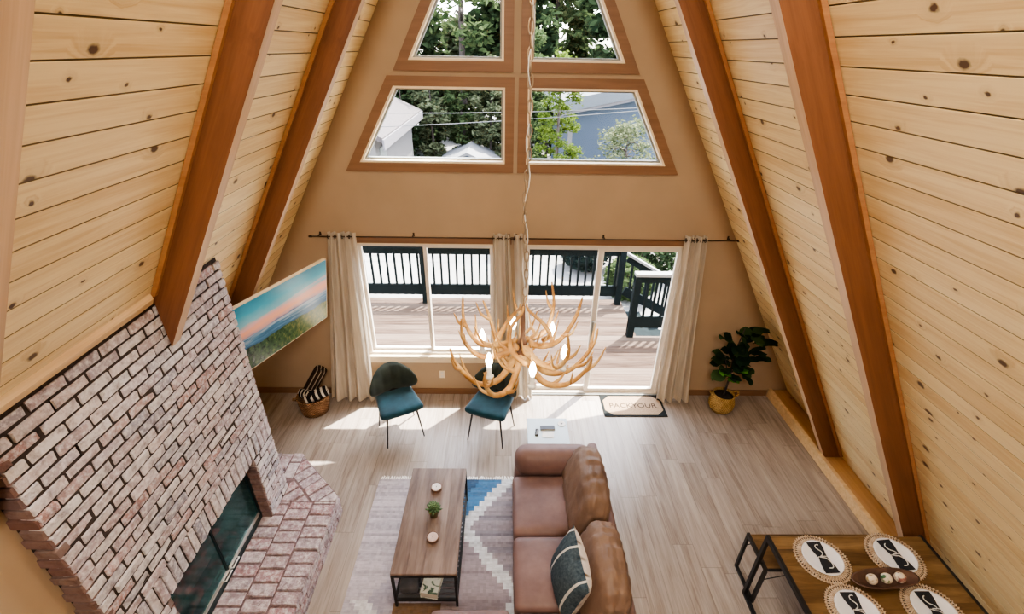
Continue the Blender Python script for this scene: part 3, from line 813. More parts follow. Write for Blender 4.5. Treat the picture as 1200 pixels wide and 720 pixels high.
# ================================================================== SOFT FURNISHING HELPERS
def rbox(mb, size, r, M_=None, mi=0, n=14, puff=0, wrinkle=0, wscale=6, seed=0, puff_axis=2, fn=None):
    """rounded, optionally puffed and wrinkled cushion block centred on the origin"""
    hx, hy, hz = (s / 2 for s in size); H = (hx, hy, hz)
    b = bmesh.new(); bmesh.ops.create_cube(b, size=2); bmesh.ops.subdivide_edges(b, edges=b.edges[:], cuts=n, use_grid_fill=True)
    vs = []
    for v in b.verts:
        p = Vector(v.co)
        # push samples towards the rounded edges
        q = Vector([math.copysign(abs(c) ** .8, c) * H[i] for i, c in enumerate(p)])
        core = Vector([max(-(H[i] - min(r, H[i])), min(H[i] - min(r, H[i]), q[i])) for i in range(3)])
        d = q - core
        rr = Vector([min(r, H[i]) for i in range(3)])
        if d.length > 1e-9:
            dn = Vector([d[i] / rr[i] for i in range(3)]); m = max(abs(c) for c in dn)
            dn = dn.normalized() * m
            q = core + Vector([dn[i] * rr[i] for i in range(3)])
        if puff:
            ax = [i for i in range(3) if i != puff_axis]
            w = math.cos(PI / 2 * min(1, abs(q[ax[0]]) / H[ax[0]])) * math.cos(PI / 2 * min(1, abs(q[ax[1]]) / H[ax[1]]))
            q[puff_axis] += math.copysign(puff * w ** .6, q[puff_axis]) * min(1, abs(q[puff_axis]) / H[puff_axis])
        if wrinkle:
            nrm = q.normalized()
            q += nrm * wrinkle * noise.fractal(q * wscale + Vector((seed, seed * .7, 0)), .8, 2, 3)
        if fn: q = fn(q)
        vs.append(M_ @ q if M_ else q)
    b.verts.index_update()
    mb.add(vs, [[v.index for v in f.verts] for f in b.faces], mi, True); b.free()
def at(x, y, z, rx=0, ry=0, rz=0):
    return Matrix.Translation((x, y, z)) @ Matrix.Rotation(rz, 4, 'Z') @ Matrix.Rotation(ry, 4, 'Y') @ Matrix.Rotation(rx, 4, 'X')

# ------------------------------------------------------------------ SOFA
def leather(name, a, b, bump=.25):
    g = G(name); o = g.obj(); n1 = g.noise(o, 3.2, 4, .6); n2 = g.noise(o, 140, 2)
    g.bump(g.math('ADD', g.math('MULTIPLY', g.noise(o, 16, 4, .6), 1.0), g.math('MULTIPLY', n2, .25)), bump, .006)
    return g.fin(g.ramp(n1, [(.35, a), (.65, b)]), .50, 0, .40)
M['leather'] = leather('brown_leather', (.15, .088, .08), (.22, .138, .126))
M['leather_tan'] = leather('tan_crinkled_leather', (.145, .09, .065), (.225, .148, .108), .45)
sofa = empty('sofa', (.45, 2.3, 0), 0, 'long brown leather sofa with tan crinkled back cushions', 'sofa')
def sp(mb, name, mat, parent=sofa, off=(.45, 2.3, 0)):
    mb.v = [p - Vector(off) for p in mb.v]; return mb.build(name, mat, parent)
mb = MB(); rbox(mb, (.83, 2.35, .26), .05, at(.42, 2.235, .19), n=8); sp(mb, 'base', M['leather'])
mb = MB(); rbox(mb, (.12, 2.34, .50), .05, at(.77, 2.235, .38, ry=.03), n=10); sp(mb, 'back_frame', M['leather'])
for (ya, yb, sd) in ((2.525, 3.15, 1), (1.92, 2.515, 2), (1.33, 1.91, 3)):
    mb = MB(); rbox(mb, (.70, yb - ya, .17), .05, at(.345, (ya + yb) / 2, .365), n=14, puff=.022, wrinkle=.004, seed=sd); sp(mb, 'seat_cushion', M['leather'])
for (ya, yb, sd) in ((2.44, 3.21, 5), (1.70, 2.43, 9), (1.02, 1.68, 14)):
    L_ = yb - ya
    def wed(q, L_=L_, sd=sd):
        # narrower towards the top, ends pulled in, folds across the top edge
        t = (q.z + .24) / .48
        q.x *= 1.05 - .35 * t
        q.y *= 1 - .10 * t * t
        if t > .55: q.z += .009 * math.sin(q.y * 66 + 4 * noise.noise(Vector((q.y * 5, sd, 0)))) * (t - .55) * 2; 
        q.z -= .10 * (abs(q.y) / (L_ / 2)) ** 3 * t
        return q
    mb = MB(); rbox(mb, (.27, L_, .50), .085, at(.645, (ya + yb) / 2, .64, ry=.20), n=30, puff=.035, puff_axis=0, wrinkle=.013, wscale=15, seed=sd, fn=wed); sp(mb, 'back_cushion', M['leather_tan'])
# rolled arm at the far end
def arm(yc):
    mb = MB()
    rbox(mb, (.76, .27, .30), .13, at(.395, yc, .50), n=14, wrinkle=.004, wscale=5); rbox(mb, (.78, .20, .40), .05, at(.41, yc, .25), n=6)
    return mb
sp(arm(3.285), 'arm', M['leather'])
for x in (.08, .76):
    for y in (1.15, 3.3):
        mb = MB(); mb.tube([(x, y, 0), (x, y, .07)], [.02, .028], 10); sp(mb, 'leg', M['black'])
ot = empty('ottoman', (-.32, 1.57, 0), 0, 'pinkish brown leather ottoman at the bottom edge, against the sofa front', 'ottoman')
mb = MB(); rbox(mb, (.57, .70, .30), .05, at(0, 0, .21), n=8); mb.build('base', M['leather'], ot)
mb = MB(); rbox(mb, (.58, .72, .13), .05, at(0, 0, .395), n=14, puff=.012, wrinkle=.003); mb.build('cushion', M['leather'], ot)
for x in (-.22, .22):
    for y in (-.28, .28):
        mb = MB(); mb.tube([(x, y, 0), (x, y, .08)], [.02, .028], 10); mb.build('leg', M['black'], ot)

# throw pillow: dark blue front with pale lines, white back
g = G('blue_striped_pillow_cover'); x, y, z = g.xyz(g.obj())
fr = g.math('FRACT', g.math('MULTIPLY', g.math('ADD', y, .05), 8.2)); fr2 = g.math('FRACT', g.math('MULTIPLY', g.math('ADD', y, .31), 2.73))
ln = g.math('MULTIPLY', g.math('LESS_THAN', fr, .13), g.math('LESS_THAN', fr2, .62))
nz = g.noise(g.obj(), 60, 3)
M['pillow_blue'] = g.fin(g.mix(ln, g.ramp(nz, [(.3, (.035, .055, .075)), (.7, (.085, .115, .14))]), (.55, .56, .55)), .95, 0, .1)
M['pillow_white'] = plain('white_pillow_back', (.70, .66, .62), .95, var=.08, scale=40)
mb = MB(); S = .232
def pil(q, sgn):
    pass
N = 20
for sg, mi in ((1, 0), (-1, 1)):
    def fn(a, b, sg=sg):
        u_ = a * 2 - 1; v_ = b * 2 - 1
        e = 1 - .07 * (1 - abs(v_) ** 2); e2 = 1 - .07 * (1 - abs(u_) ** 2)
        th = .115 * max(0, (1 - u_ ** 2) * (1 - v_ ** 2)) ** .42
        return (u_ * S * e, v_ * S * e2, sg * th + .004 * noise.noise(Vector((u_ * 4, v_ * 4, sg))))
    mb.grid(fn, N, N, mi)
# local x = up the pillow, y = along the sofa, z = front
pw = mb.build('throw_pillow', [M['pillow_blue'], M['pillow_white']], merge=True)
X_ = Vector((.24, -.05, .9)).normalized(); Y_ = Vector((-.12, .99, .02)); Y_ = (Y_ - X_ * Y_.dot(X_)).normalized(); Z_ = X_.cross(Y_)
m = Matrix.Identity(4)
for i, c in enumerate((X_, Y_, Z_)):
    for k in range(3): m[k][i] = c[k]
if Z_.x > 0:
    for k in range(3): m[k][1] *= -1; m[k][2] *= -1
m.translation = Vector((.395, 2.03, .695)); pw.matrix_world = m
thing1(pw, 'dark blue throw pillow with pale lines and white back, leaning on the sofa', 'pillow')

# ------------------------------------------------------------------ RUG
def rug():
    x0, x1, y0, y1 = -1.385, .30, .95, 3.47
    nx, ny = 70, 92
    mb = MB(); cols = []
    random.seed(3)
    rowj = [random.uniform(-1, 1) for _ in range(ny)]
    vs = [(x0 + (x1 - x0) * i / nx, y0 + (y1 - y0) * j / ny, .009 + random.uniform(-.0012, .0012)) for j in range(ny + 1) for i in range(nx + 1)]
    fs = []
    for j in range(ny):
        for i in range(nx):
            a = j * (nx + 1) + i; fs.append((a, a + 1, a + nx + 2, a + nx + 1))
            x = x0 + (x1 - x0) * (i + .5) / nx; y = y0 + (y1 - y0) * (j + .5) / ny
            yq = (math.floor(y / .055) + .5) * .055   # stepped weave
            xc = -.69
            ax = abs(x - xc) if True else 0
            # chevrons whose points meet behind the coffee table
            per = 1.32; t = (yq - 2.9) % per
            if t > per / 2: t = per - t
            band = .22 + t * .80 - .0
            e = ax - band
            base = (.38, .345, .375); n_ = rowj[j]
            c = base
            if x < xc + .1:
                c = (.44, .405, .44)
                e += .20
                if -.04 < e < .10 and y < 2.24 and x < -.9: c = (.60, .60, .61)
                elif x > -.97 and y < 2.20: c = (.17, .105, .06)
                elif e < -.04 and y < 2.40: c = (.36, .34, .40)
            else:
                if -.07 < e < .06: c = (.64, .67, .70)
                elif e <= -.07 and y > 2.9: c = (.055, .17, .33) if e > -.30 else (.035, .09, .17)
                elif e <= -.07: c = (.31, .27, .30)
                else: c = (.33, .295, .325) if int(yq / .055) % 3 else (.25, .235, .27)
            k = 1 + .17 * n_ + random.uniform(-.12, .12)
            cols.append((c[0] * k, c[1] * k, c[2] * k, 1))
    mb.add(vs, fs, 0, False)
    # thickness skirt
    b = len(fs); s = len(mb.f)
    mb.box((x0, y0, .0005), (x1, y1, .0075)); cols += [(.4, .36, .37, 1)] * 6
    g = G('woven_rug'); at_ = g.n('ShaderNodeVertexColor', {'layer_name': 'Col'}); o = g.obj()
    nn = g.noise(g.mapv(o, (10, 60, 1)), 1.0, 4, .7); 
    c = g.mix(g.math('MULTIPLY', g.ramp(nn, [(.4, (0,0,0)), (.75, (1,1,1))]), .35), at_.outputs[0], (.20, .17, .19))
    g.bump(nn, .5, .01)
    M['rug'] = g.fin(c, .95, 0, .1)
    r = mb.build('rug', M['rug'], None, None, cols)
    thing1(r, 'flat woven rug with stepped blue, white and mauve chevrons under the coffee table', 'rug')
    fb = MB()
    x = x0 + .01
    while x < x1:
        dx = random.uniform(-.012, .012); fb.add([(x, y1, .006), (x + .012, y1, .006), (x + .012 + dx, y1 + random.uniform(.03, .055), .003), (x + dx, y1 + random.uniform(.03, .055), .003)], [(0, 1, 2, 3)]); x += .019
    fb.build('fringe', M['white'], r)
rug()

# ------------------------------------------------------------------ COFFEE TABLE
def tabletop_mat(name, stops, sc=(1.5, 14)):
    g = G(name); x, y, z = g.xyz(g.obj()); bi = g.math('FLOOR', g.math('DIVIDE', x, .13))
    wn = g.n('ShaderNodeTexWhiteNoise', {'noise_dimensions': '1D'}); g.set(wn.inputs['W'], bi)
    v = g.comb(g.math('MULTIPLY', x, sc[1]), g.math('MULTIPLY_ADD', wn.outputs['Value'], 5.0, g.math('MULTIPLY', y, sc[0])), 0.0)
    n1 = g.noise(v, 1, 5, .65, .7); n2 = g.noise(g.obj(), 2.6, 3)
    f = g.math('ADD', g.math('MULTIPLY', n1, .65), g.math('ADD', g.math('MULTIPLY', n2, .25), g.math('MULTIPLY', wn.outputs['Value'], .12)))
    return g.fin(g.ramp(f, stops), .4, 0, .45)
M['ctop'] = tabletop_mat('weathered_brown_tabletop', [(.36, (.10, .064, .050)), (.5, (.19, .135, .110)), (.68, (.30, .235, .20))])
ct = empty('coffee_table', (-.70, 2.70, 0), 0, 'long brown wood coffee table on a black metal frame', 'coffee table')
hx, hy = .255, .52
mb = MB(); mb.bbox((-hx, -hy, .422), (hx, hy, .45), .004); mb.build('tabletop', M['ctop'], ct)
mb = MB()
for sx in (-1, 1): mb.box((sx * hx - (.02 if sx > 0 else 0), -hy, .40), (sx * hx + (.02 if sx < 0 else 0), hy, .4215))
for sy in (-1, 1): mb.box((-hx + .02, sy * hy - (.02 if sy > 0 else 0), .40), (hx - .02, sy * hy + (.02 if sy < 0 else 0), .4215))
mb.build('apron_frame', M['black'], ct)
for sx in (-1, 1):
    for sy in (-1, 1):
        mb = MB(); x = sx * (hx - .01); y = sy * (hy - .01); mb.box((x - .01, y - .01, .0085), (x + .01, y + .01, .40)); mb.build('leg', M['black'], ct)
mb = MB()
for sx in (-1, 1): mb.box((sx * (hx - .01) - .01, -hy + .02, .085), (sx * (hx - .01) + .01, hy - .02, .105))
for sy in (-1, 1): mb.box((-hx + .02, sy * (hy - .01) - .01, .085), (hx - .02, sy * (hy - .01) + .01, .105))
mb.build('shelf_frame', M['black'], ct)
M['mesh'] = plain('dark_grey_shelf', (.07, .07, .075), .6)
mb = MB()
for i in range(22): y = -hy + .03 + i * (2 * hy - .06) / 21; mb.box((-hx + .018, y - .014, .096), (hx - .018, y + .014, .101))
mb.build('shelf', M['mesh'], ct)

# things on it
def coaster(x, y, label, lit):
    t = empty('candle_tin', (x, y, .4505), 0, label, 'candle', 'round candle tins on the coffee table')
    t.scale = (1.35, 1.35, 1.2)
    mb = MB(); mb.lathe([(.034, 0), (.037, .004), (.037, .024), (.035, .026), (.033, .024), (.033, .021), (0, .021)], n=28); mb.build('tin', M['bronze'], t)
    mb = MB(); mb.lathe([(.0328, .0215), (.031, .0255), (.02, .0245), (0, .0245)], n=28); mb.build('wax', M['wax'] if lit else M['wax2'], t)
    mb = MB(); mb.tube([(0, 0, .0245), (.002, 0, .033)], .0015, 6); mb.build('wick', M['black'], t)
M['bronze'] = plain('bronze_tin', (.20, .12, .09), .4, .5); M['wax'] = plain('white_wax', (.80, .74, .72), .5, var=.08, scale=60); M['wax2'] = plain('pinkish_wax', (.62, .50, .47), .5, var=.1, scale=60)
coaster(-.70, 2.975, 'white round candle tin at the far end of the coffee table', True)
coaster(-.665, 2.475, 'pinkish round candle tin nearest the camera on the coffee table', False)
random.seed(5)
M['succ'] = plain('succulent_green', (.09, .16, .075), .5, var=.4, scale=30)
M['terra'] = plain('olive_brown_pot', (.16, .12, .05), .7)
t = empty('potted_succulent', (-.685, 2.70, .4505), 0, 'small green succulent in a pot between the candle tins', 'plant'); t.scale = (1.3, 1.3, 1.3)
mb = MB(); mb.lathe([(.026, 0), (.034, .05), (.036, .055), (.031, .055), (.029, .045), (0, .045)], n=20); mb.build('pot', M['terra'], t)
mb = MB()
for i in range(46):
    el = .25 + 1.2 * (i / 46); az = i * 2.4; L = .062 - .02 * (i / 46); c = Vector((0, 0, .05 + .028 * i / 46))
    d = Vector((math.cos(az) * math.cos(el), math.sin(az) * math.cos(el), math.sin(el)))
    mb.tube([c, c + d * L * .4, c + d * L * .8, c + d * L], [.004, .009, .007, .001], 6)
mb.build('leaves', M['succ'], t)
# box of greenery print on the lower shelf
g = G('green_and_white_cover'); nz = g.noise(g.mapv(g.obj(), (9, 14, 9)), 1.0, 3, .6, 1.5)
M['cover'] = g.fin(g.ramp(nz, [(.42, (.66, .68, .60)), (.5, (.62, .64, .56)), (.54, (.10, .17, .11)), (.66, (.03, .06, .05))]), .5)
M['paper'] = plain('book_pages', (.50, .46, .40), .9)
t = empty('book', (-.665, 2.29, .1015), -.14, 'white and green covered book on the lower shelf of the coffee table', 'book')
mb = MB(); mb.box((-.068, -.095, .004), (.066, .095, .066)); mb.build('pages', M['paper'], t)
mb = MB(); mb.bbox((-.072, -.099, .066), (.07, .099, .071), .001); mb.bbox((-.072, -.099, 0), (.07, .099, .004), .001); mb.box((-.073, -.099, 0), (-.0695, .099, .071)); mb.build('cover', M['cover'], t)
M['darkcloth'] = plain('dark_grey_folded_cloth', (.07, .068, .075), .95, var=.4, scale=9)
mb = MB(); rbox(mb, (.15, .30, .09), .03, at(0, 0, .0465), n=12, wrinkle=.01, wscale=12); o = mb.build('folded_blanket', M['darkcloth']); o.location = (-.845, 2.37, .1035)
thing1(o, 'dark grey folded blanket beside the book on the coffee table shelf', 'blanket')

# ------------------------------------------------------------------ ACCENT CHAIRS
def velvet(name, a, b):
    g = G(name); n1 = g.noise(g.obj(), 9, 4); 
    return g.fin(g.ramp(n1, [(.35, a), (.65, b)]), .8, 0, .25, Sheen_Weight=.25)
M['teal'] = velvet('teal_velvet', (.005, .034, .052), (.010, .060, .085))
M['green'] = velvet('dark_green_velvet', (.018, .026, .020), (.035, .045, .034))
def make_chair():
    r = empty('accent_chair', (0, 0, 0))
    mb = MB()
    def seat(q):
        t = (q.y + .22) / .44       # front wider
        q.x *= 1.06 - .16 * t
        q.z += .016 * (q.x / .23) ** 2
        return q
    rbox(mb, (.46, .45, .075), .037, at(0, 0, .435), n=14, puff=.012, fn=seat); mb.build('seat', M['teal'], r)
    # curved oval shell, open towards the front (-y)
    def shell(off, k):
        def fn(a, b):
            u_ = a * 2 - 1; v_ = b * 2 - 1
            # map square to disc then to superellipse
            x = u_ * math.sqrt(max(0, 1 - v_ * v_ / 2)); z = v_ * math.sqrt(max(0, 1 - u_ * u_ / 2))
            rr = min(1, math.hypot(x, z)); th = .036 * (1 - rr ** 4) ** .5
            X = x * .275; Z = z * .185 - .03 * (x * x)
            th += k * .006 * abs(math.sin(x * 8.5)) * (1 - rr ** 6)
            return (X, .215 + .02 * z - .13 * x * x - off * th + .045 * z * z, .63 + Z)
        return fn
    mb = MB(); mb.grid(shell(1, 1), 44, 24); mb.build('backrest', M['green'], r)
    mb = MB(); mb.grid(shell(-1, 0), 32, 20); mb.build('back_shell', M['teal'], r)
    mb = MB(); mb.box((-.07, .19, .40), (.07, .215, .52)); mb.build('back_bracket', M['black'], r)
    mb = MB(); 
    for s in (-1, 1): mb.bar((s * .17, -.16, .392), (s * .17, .17, .392), .02)
    mb.bar((-.17, 0, .392), (.17, 0, .392), .02); mb.build('seat_frame', M['black'], r)
    for sx in (-1, 1):
        for sy in (-1, 1):
            mb = MB(); mb.tube([(sx * .165, sy * .155, .40), (sx * .215, sy * .20, 0)], [.012, .007], 10); mb.build('leg', M['black'], r)
    return r
c1 = make_chair(); c1.location = (-1.30, 4.19, 0); c1.rotation_euler = (0, 0, math.radians(27))
tag(c1, 'teal velvet accent chair left, in front of the low window', 'chair', 'teal accent chairs by the windows')
c2 = copy_tree(c1); c2.location = (-.235, 4.17, 0); c2.rotation_euler = (0, 0, math.radians(-20))
c2['label'] = 'teal velvet accent chair directly below the antler chandelier'

# ------------------------------------------------------------------ CURTAINS
def fabric(name, a, b, tr=.25):
    g = G(name); n1 = g.noise(g.mapv(g.obj(), (40, 40, 3)), 1.0, 3); c = g.ramp(n1, [(.3, a), (.7, b)])
    df = g.n('ShaderNodeBsdfDiffuse', Color=c); tl = g.n('ShaderNodeBsdfTranslucent', Color=c)
    mx = g.n('ShaderNodeMixShader', i0=tr); g.set(mx.inputs[1], df.outputs[0]); g.set(mx.inputs[2], tl.outputs[0])
    g.t.links.new(mx.outputs[0], g.out.inputs[0]); return g.m
M['curtain'] = fabric('linen_curtain', (.50, .43, .34), (.62, .54, .44), .16)
M['rod'] = plain('dark_bronze_rod', (.06, .035, .022), .4, .6)
RY = D - .085
def curtain(xt0, xt1, xb0, xb1, folds, label, zb=.015, amp=.035, seed=0, yb=0):
    root = empty('curtain', ((xt0 + xt1) / 2, RY, 0), 0, label, 'curtain', 'linen curtains on the far wall'); ox = (xt0 + xt1) / 2
    mb = MB()
    def fn(a, b):
        z = 2.245 + (zb - 2.245) * b
        x = (xt0 + (xt1 - xt0) * a) * (1 - b) + (xb0 + (xb1 - xb0) * a) * b
        ph = a * folds * 2 * PI
        am = amp * (.75 + .5 * b)
        y = math.sin(ph) * am + .014 * noise.noise(Vector((a * 6, b * 2.5, seed)))
        x += .012 * math.sin(ph * .5 + b * 2 + seed)
        return (x - ox, y - yb * b, z)
    mb.grid(fn, folds * 12, 26); mb.build('fabric', M['curtain'], root)
    for k in range(folds * 2):
        a = (k + .25) / (folds * 2); x = xt0 + (xt1 - xt0) * a - ox; n = 12; mb = MB()
        mb.tube([(x, .022 * math.cos(2 * PI * t / n), 2.195 + .022 * math.sin(2 * PI * t / n)) for t in range(n + 1)], .004, 6, cap=False)
        mb.build('grommet', M['rod'], root)
    return root
curtain(-2.00, -1.70, -2.30, -1.75, 4, 'pale linen curtain at the left end of the far wall, left of the low window', seed=1, yb=.06)
curtain(-.235, -.035, -.22, .08, 3, 'pale linen curtain hanging at the right end of the low window', seed=2)
curtain(-.005, .125, .10, .29, 2, 'narrow pale linen curtain at the left edge of the sliding door', seed=3)
curtain(1.86, 2.10, 1.88, 2.30, 4, 'pale linen curtain at the right edge of the sliding door', seed=4, yb=.06)
def rod(x0, x1, br, label):
    root = empty('curtain_rod', ((x0 + x1) / 2, RY, 2.195), 0, label, 'curtain rod', 'thin curtain rods on the far wall'); ox = (x0 + x1) / 2
    mb = MB(); mb.tube([(x0 - ox, 0, 0), (x1 - ox, 0, 0)], .0065, 10); mb.build('pole', M['rod'], root)
    for x, s in ((x0, -1), (x1, 1)):
        mb = MB(); mb.tube([(x - ox, 0, 0), (x - ox + s * .012, 0, 0), (x - ox + s * .03, 0, 0), (x - ox + s * .042, 0, 0)], [.007, .013, .013, .004], 10); mb.build('finial', M['rod'], root)
    for x in br:
        mb = MB(); mb.bar((x - ox, 0, 0), (x - ox, .083, 0), .009); mb.bbox((x - ox - .010, .078, -.018), (x - ox + .010, .0845, .024), .003); mb.build('bracket', M['rod'], root)
rod(-2.16, -.02, (-2.1, -1.09, -.05), 'thin dark curtain rod above the low window at left')
rod(.0, 2.42, (.03, .985, 2.36), 'thin dark curtain rod above the sliding door at right')

# outlet plate
t = empty('outlet_plate', (-.885, D - .0005, .31), 0, 'beige wall outlet plate below the low window', 'outlet')
mb = MB(); mb.bbox((-.036, -.006, -.058), (.036, 0, .058), .003); mb.build('plate', M['bead'], t)
for s in (-1, 1):
    mb = MB(); mb.bbox((-.017, -.009, s * .026 - .017), (.017, -.005, s * .026 + .017), .002); mb.build('socket', M['vinyl'], t)

# ------------------------------------------------------------------ SUNSET PICTURE
TR = Vector((-1.925, 4.485, 2.072)); H_, W_ = .735, 1.29
ya, ti, ro = .364, .19, -.008
d_ = Vector((math.sin(ya), math.cos(ya), 0)); n_ = Vector((math.cos(ya), -math.sin(ya), 0))
up_ = Vector((0, 0, 1)) * math.cos(ti) + n_ * math.sin(ti); nn = d_.cross(up_).normalized()
# local frame: x along picture left->right, y up, z out of the picture
m = Matrix.Identity(4)
for i, c in enumerate((d_, up_, d_.cross(up_))):
    for k in range(3): m[k][i] = c[k]
m.translation = TR - d_ * W_ / 2 - up_ * H_ / 2
pic = empty('landscape_picture', (0, 0, 0), 0, 'unframed sunset over water landscape picture with thin pale edge, tilted out from the left wall', 'picture'); pic.matrix_world = m
g = G('sunset_landscape'); o = g.obj(); x, y, z = g.xyz(o)
v = g.math('DIVIDE', g.math('ADD', y, H_ / 2), H_); u2 = g.math('DIVIDE', g.math('ADD', x, W_ / 2), W_)
nb = g.noise(g.mapv(o, (3.0, 9, 1)), 1.0, 5, .6, .8)
vv = g.math('ADD', v, g.math('MULTIPLY', g.math('SUBTRACT', nb, .5), .10))
sky = g.ramp(vv, [(.0, (.03, .05, .02)), (.47, (.06, .16, .28)), (.50, (.05, .13, .26)), (.53, (.62, .36, .36)), (.585, (.86, .42, .28)), (.65, (.80, .42, .36)), (.70, (.22, .50, .60)), (.84, (.05, .36, .52)), (1.0, (.02, .22, .36))])
streak = g.math('LESS_THAN', g.math('ABSOLUTE', g.math('SUBTRACT', vv, g.math('MULTIPLY_ADD', u2, .12, .62))), .02)
sky = g.mix(g.math('MULTIPLY', streak, .55), sky, (.70, .45, .48))
wv = g.noise(g.mapv(o, (3, 40, 1)), 1.0, 3)
sea = g.ramp(g.math('ADD', g.math('MULTIPLY', wv, .5), v), [(.55, (.03, .09, .17)), (.68, (.08, .20, .32)), (.76, (.34, .42, .50))])
shore = g.math('ADD', g.math('MULTIPLY_ADD', u2, -.06, .36), g.math('MULTIPLY', g.math('SUBTRACT', g.noise(g.mapv(o, (5, 5, 1)), 1.0, 4), .5), .12))
gn = g.noise(g.mapv(o, (26, 18, 1)), 1.0, 4, .7)
grass = g.ramp(g.math('MULTIPLY_ADD', u2, .25, g.math('MULTIPLY', gn, .8)), [(.35, (.008, .02, .012)), (.55, (.04, .085, .03)), (.75, (.22, .21, .07))])
c = g.mix(g.math('LESS_THAN', v, .505), sky, sea); c = g.mix(g.math('LESS_THAN', v, shore), c, grass)
M['sunset'] = g.fin(c, .25, 0, .5, Emission_Color=c, Emission_Strength=.04)
mb = MB(); mb.box((-W_/2, -H_/2, -.034), (W_/2, H_/2, -.001)); mb.build('panel', M['bead'], pic)
mb = MB(); mb.box((-W_/2 + .008, -H_/2 + .008, -.001), (W_/2 - .008, H_/2 - .008, .001)); mb.build('image', M['sunset'], pic)
mb = MB(); mb.box((-.15, -.1, -.06), (.15, .1, -.034)); mb.build('mount', M['black'], pic)
b_ = m @ Vector((0, 0, -.06)); e_ = Vector((-(slope_x(b_.z) - .01), b_.y + .0, b_.z)); inv = m.inverted()
mb = MB(); mb.bar(inv @ b_, inv @ e_, .05); mb.build('arm', M['black'], pic)

# ------------------------------------------------------------------ BASKET WITH STRIPED THROWS
def weave(name, a, b, sc=70):
    g = G(name); x, y, z = g.xyz(g.obj())
    ang = g.math('ARCTAN2', y, x); s1 = g.math('SINE', g.math('MULTIPLY', z, sc * 3.2)); s2 = g.math('SINE', g.math('MULTIPLY', ang, 36.0))
    h = g.math('MULTIPLY', s1, s2); f = g.math('MULTIPLY_ADD', h, .3, g.noise(g.obj(), 14, 3)); g.bump(h, .8, .01)
    return g.fin(g.ramp(f, [(.25, a), (.7, b)]), .85, 0, .2)
M['wicker'] = weave('brown_wicker', (.14, .065, .03), (.36, .20, .10))
M['seagrass'] = weave('yellow_seagrass', (.30, .17, .05), (.62, .42, .17), 55)
bk = empty('basket', (-2.43, 4.55, 0), 0, 'round brown wicker basket in the far left corner holding striped throws', 'basket')
mb = MB(); mb.lathe([(.0, .002), (.155, .002), (.178, .10), (.185, .20), (.182, .235), (.172, .235), (.170, .19), (.150, .02), (0, .02)], n=36); mb.build('body', M['wicker'], bk)
mb = MB(); mb.tube([(.182 * math.cos(t * .2618), .182 * math.sin(t * .2618), .237) for t in range(25)], .011, 8, cap=False); mb.build('rim', M['wicker'], bk)
mb = MB(); mb.tube([(-.17, -.03, .21), (-.235, -.03, .20), (-.26, 0, .15), (-.235, .03, .12), (-.178, .03, .13)], .010, 8); mb.build('handle', M['wicker'], bk)
g = G('black_and_white_stripe'); x, y, z = g.xyz(g.obj())
M['stripe'] = g.fin(g.mix(g.math('LESS_THAN', g.math('FRACT', g.math('MULTIPLY', x, 15.0)), .40), (.018, .015, .015), (.60, .55, .48)), .95, 0, .1)
g = G('dark_and_cream_weave'); x, y, z = g.xyz(g.obj())
M['stripe2'] = g.fin(g.mix(g.math('LESS_THAN', g.math('FRACT', g.math('MULTIPLY', z, 24.0)), .22), (.035, .022, .015), (.34, .27, .2)), .95, 0, .1)
def roll(name, c, rot, L, R, mat, label):
    mb = MB()
    # rolled cloth with a spiral end
    pts = []
    turns = 3.2; n = 70
    prof = [((R * (.25 + .75 * t / n)) * math.cos(2 * PI * turns * t / n), (R * (.25 + .75 * t / n)) * math.sin(2 * PI * turns * t / n)) for t in range(n + 1)]
    vs = []; fs = []
    for s, xx in enumerate((-L / 2, -L / 2 + .02, 0, L / 2 - .02, L / 2)):
        k = (.94, 1, 1.02, 1, .94)[s]
        vs += [(xx, p[0] * k, p[1] * k) for p in prof]
    for s in range(4):
        for t in range(n): a = s * (n + 1) + t; fs.append((a, a + 1, a + n + 2, a + n + 1))
    mb.add(vs, fs, 0, True)
    o = mb.build(name, mat); md = o.modifiers.new('thick', 'SOLIDIFY'); md.thickness = .012; md.offset = 0
    o.matrix_world = at(*c, *rot); thing1(o, label, 'throw', 'rolled striped throws in the corner basket')
roll('rolled_throw', (-2.36, 4.50, .275), (0, -.25, .4), .27, .062, M['stripe'], 'black and white striped throw lying across the front of the basket')
roll('rolled_throw', (-2.49, 4.53, .26), (.5, -.3, -.6), .26, .055, M['stripe'], 'black and white striped throw at the left side of the basket')
roll('rolled_throw', (-2.42, 4.64, .36), (0, -1.0, .3), .42, .075, M['stripe2'], 'dark brown throw with cream lines standing at the back of the basket')

# ------------------------------------------------------------------ FIDDLE LEAF PLANT
pt = empty('potted_plant', (2.66, 4.61, 0), 0, 'fiddle leaf fig in a round seagrass basket in the far right corner', 'plant')
mb = MB(); mb.lathe([(0, .001), (.115, .001), (.15, .07), (.155, .13), (.135, .21), (.128, .25), (.118, .25), (.122, .20), (0, .195)], n=36); mb.build('basket_pot', M['seagrass'], pt)
for s in (-1, 1):
    mb = MB(); mb.tube([(s * .125, -.04, .23), (s * .165, -.035, .26), (s * .175, 0, .275), (s * .165, .035, .26), (s * .125, .04, .23)], .010, 8); mb.build('handle', M['seagrass'], pt)
M['soil'] = plain('dark_soil', (.025, .018, .014), .95)
mb = MB(); mb.lathe([(.121, .215), (.06, .225), (0, .228)], n=24); mb.build('soil', M['soil'], pt)
mb = MB(); mb.tube([(0, 0, .2), (.01, 0, .5), (-.01, .01, .8), (.02, 0, 1.2)], [.014, .012, .010, .006], 8)
mb.tube([(0, 0, .55), (.08, -.03, .75), (.16, -.04, .95)], [.009, .008, .005], 8); mb.tube([(0, 0, .5), (-.07, -.02, .65), (-.14, -.03, .85)], [.009, .008, .005], 8)
mb.build('stem', M['bark'], pt)
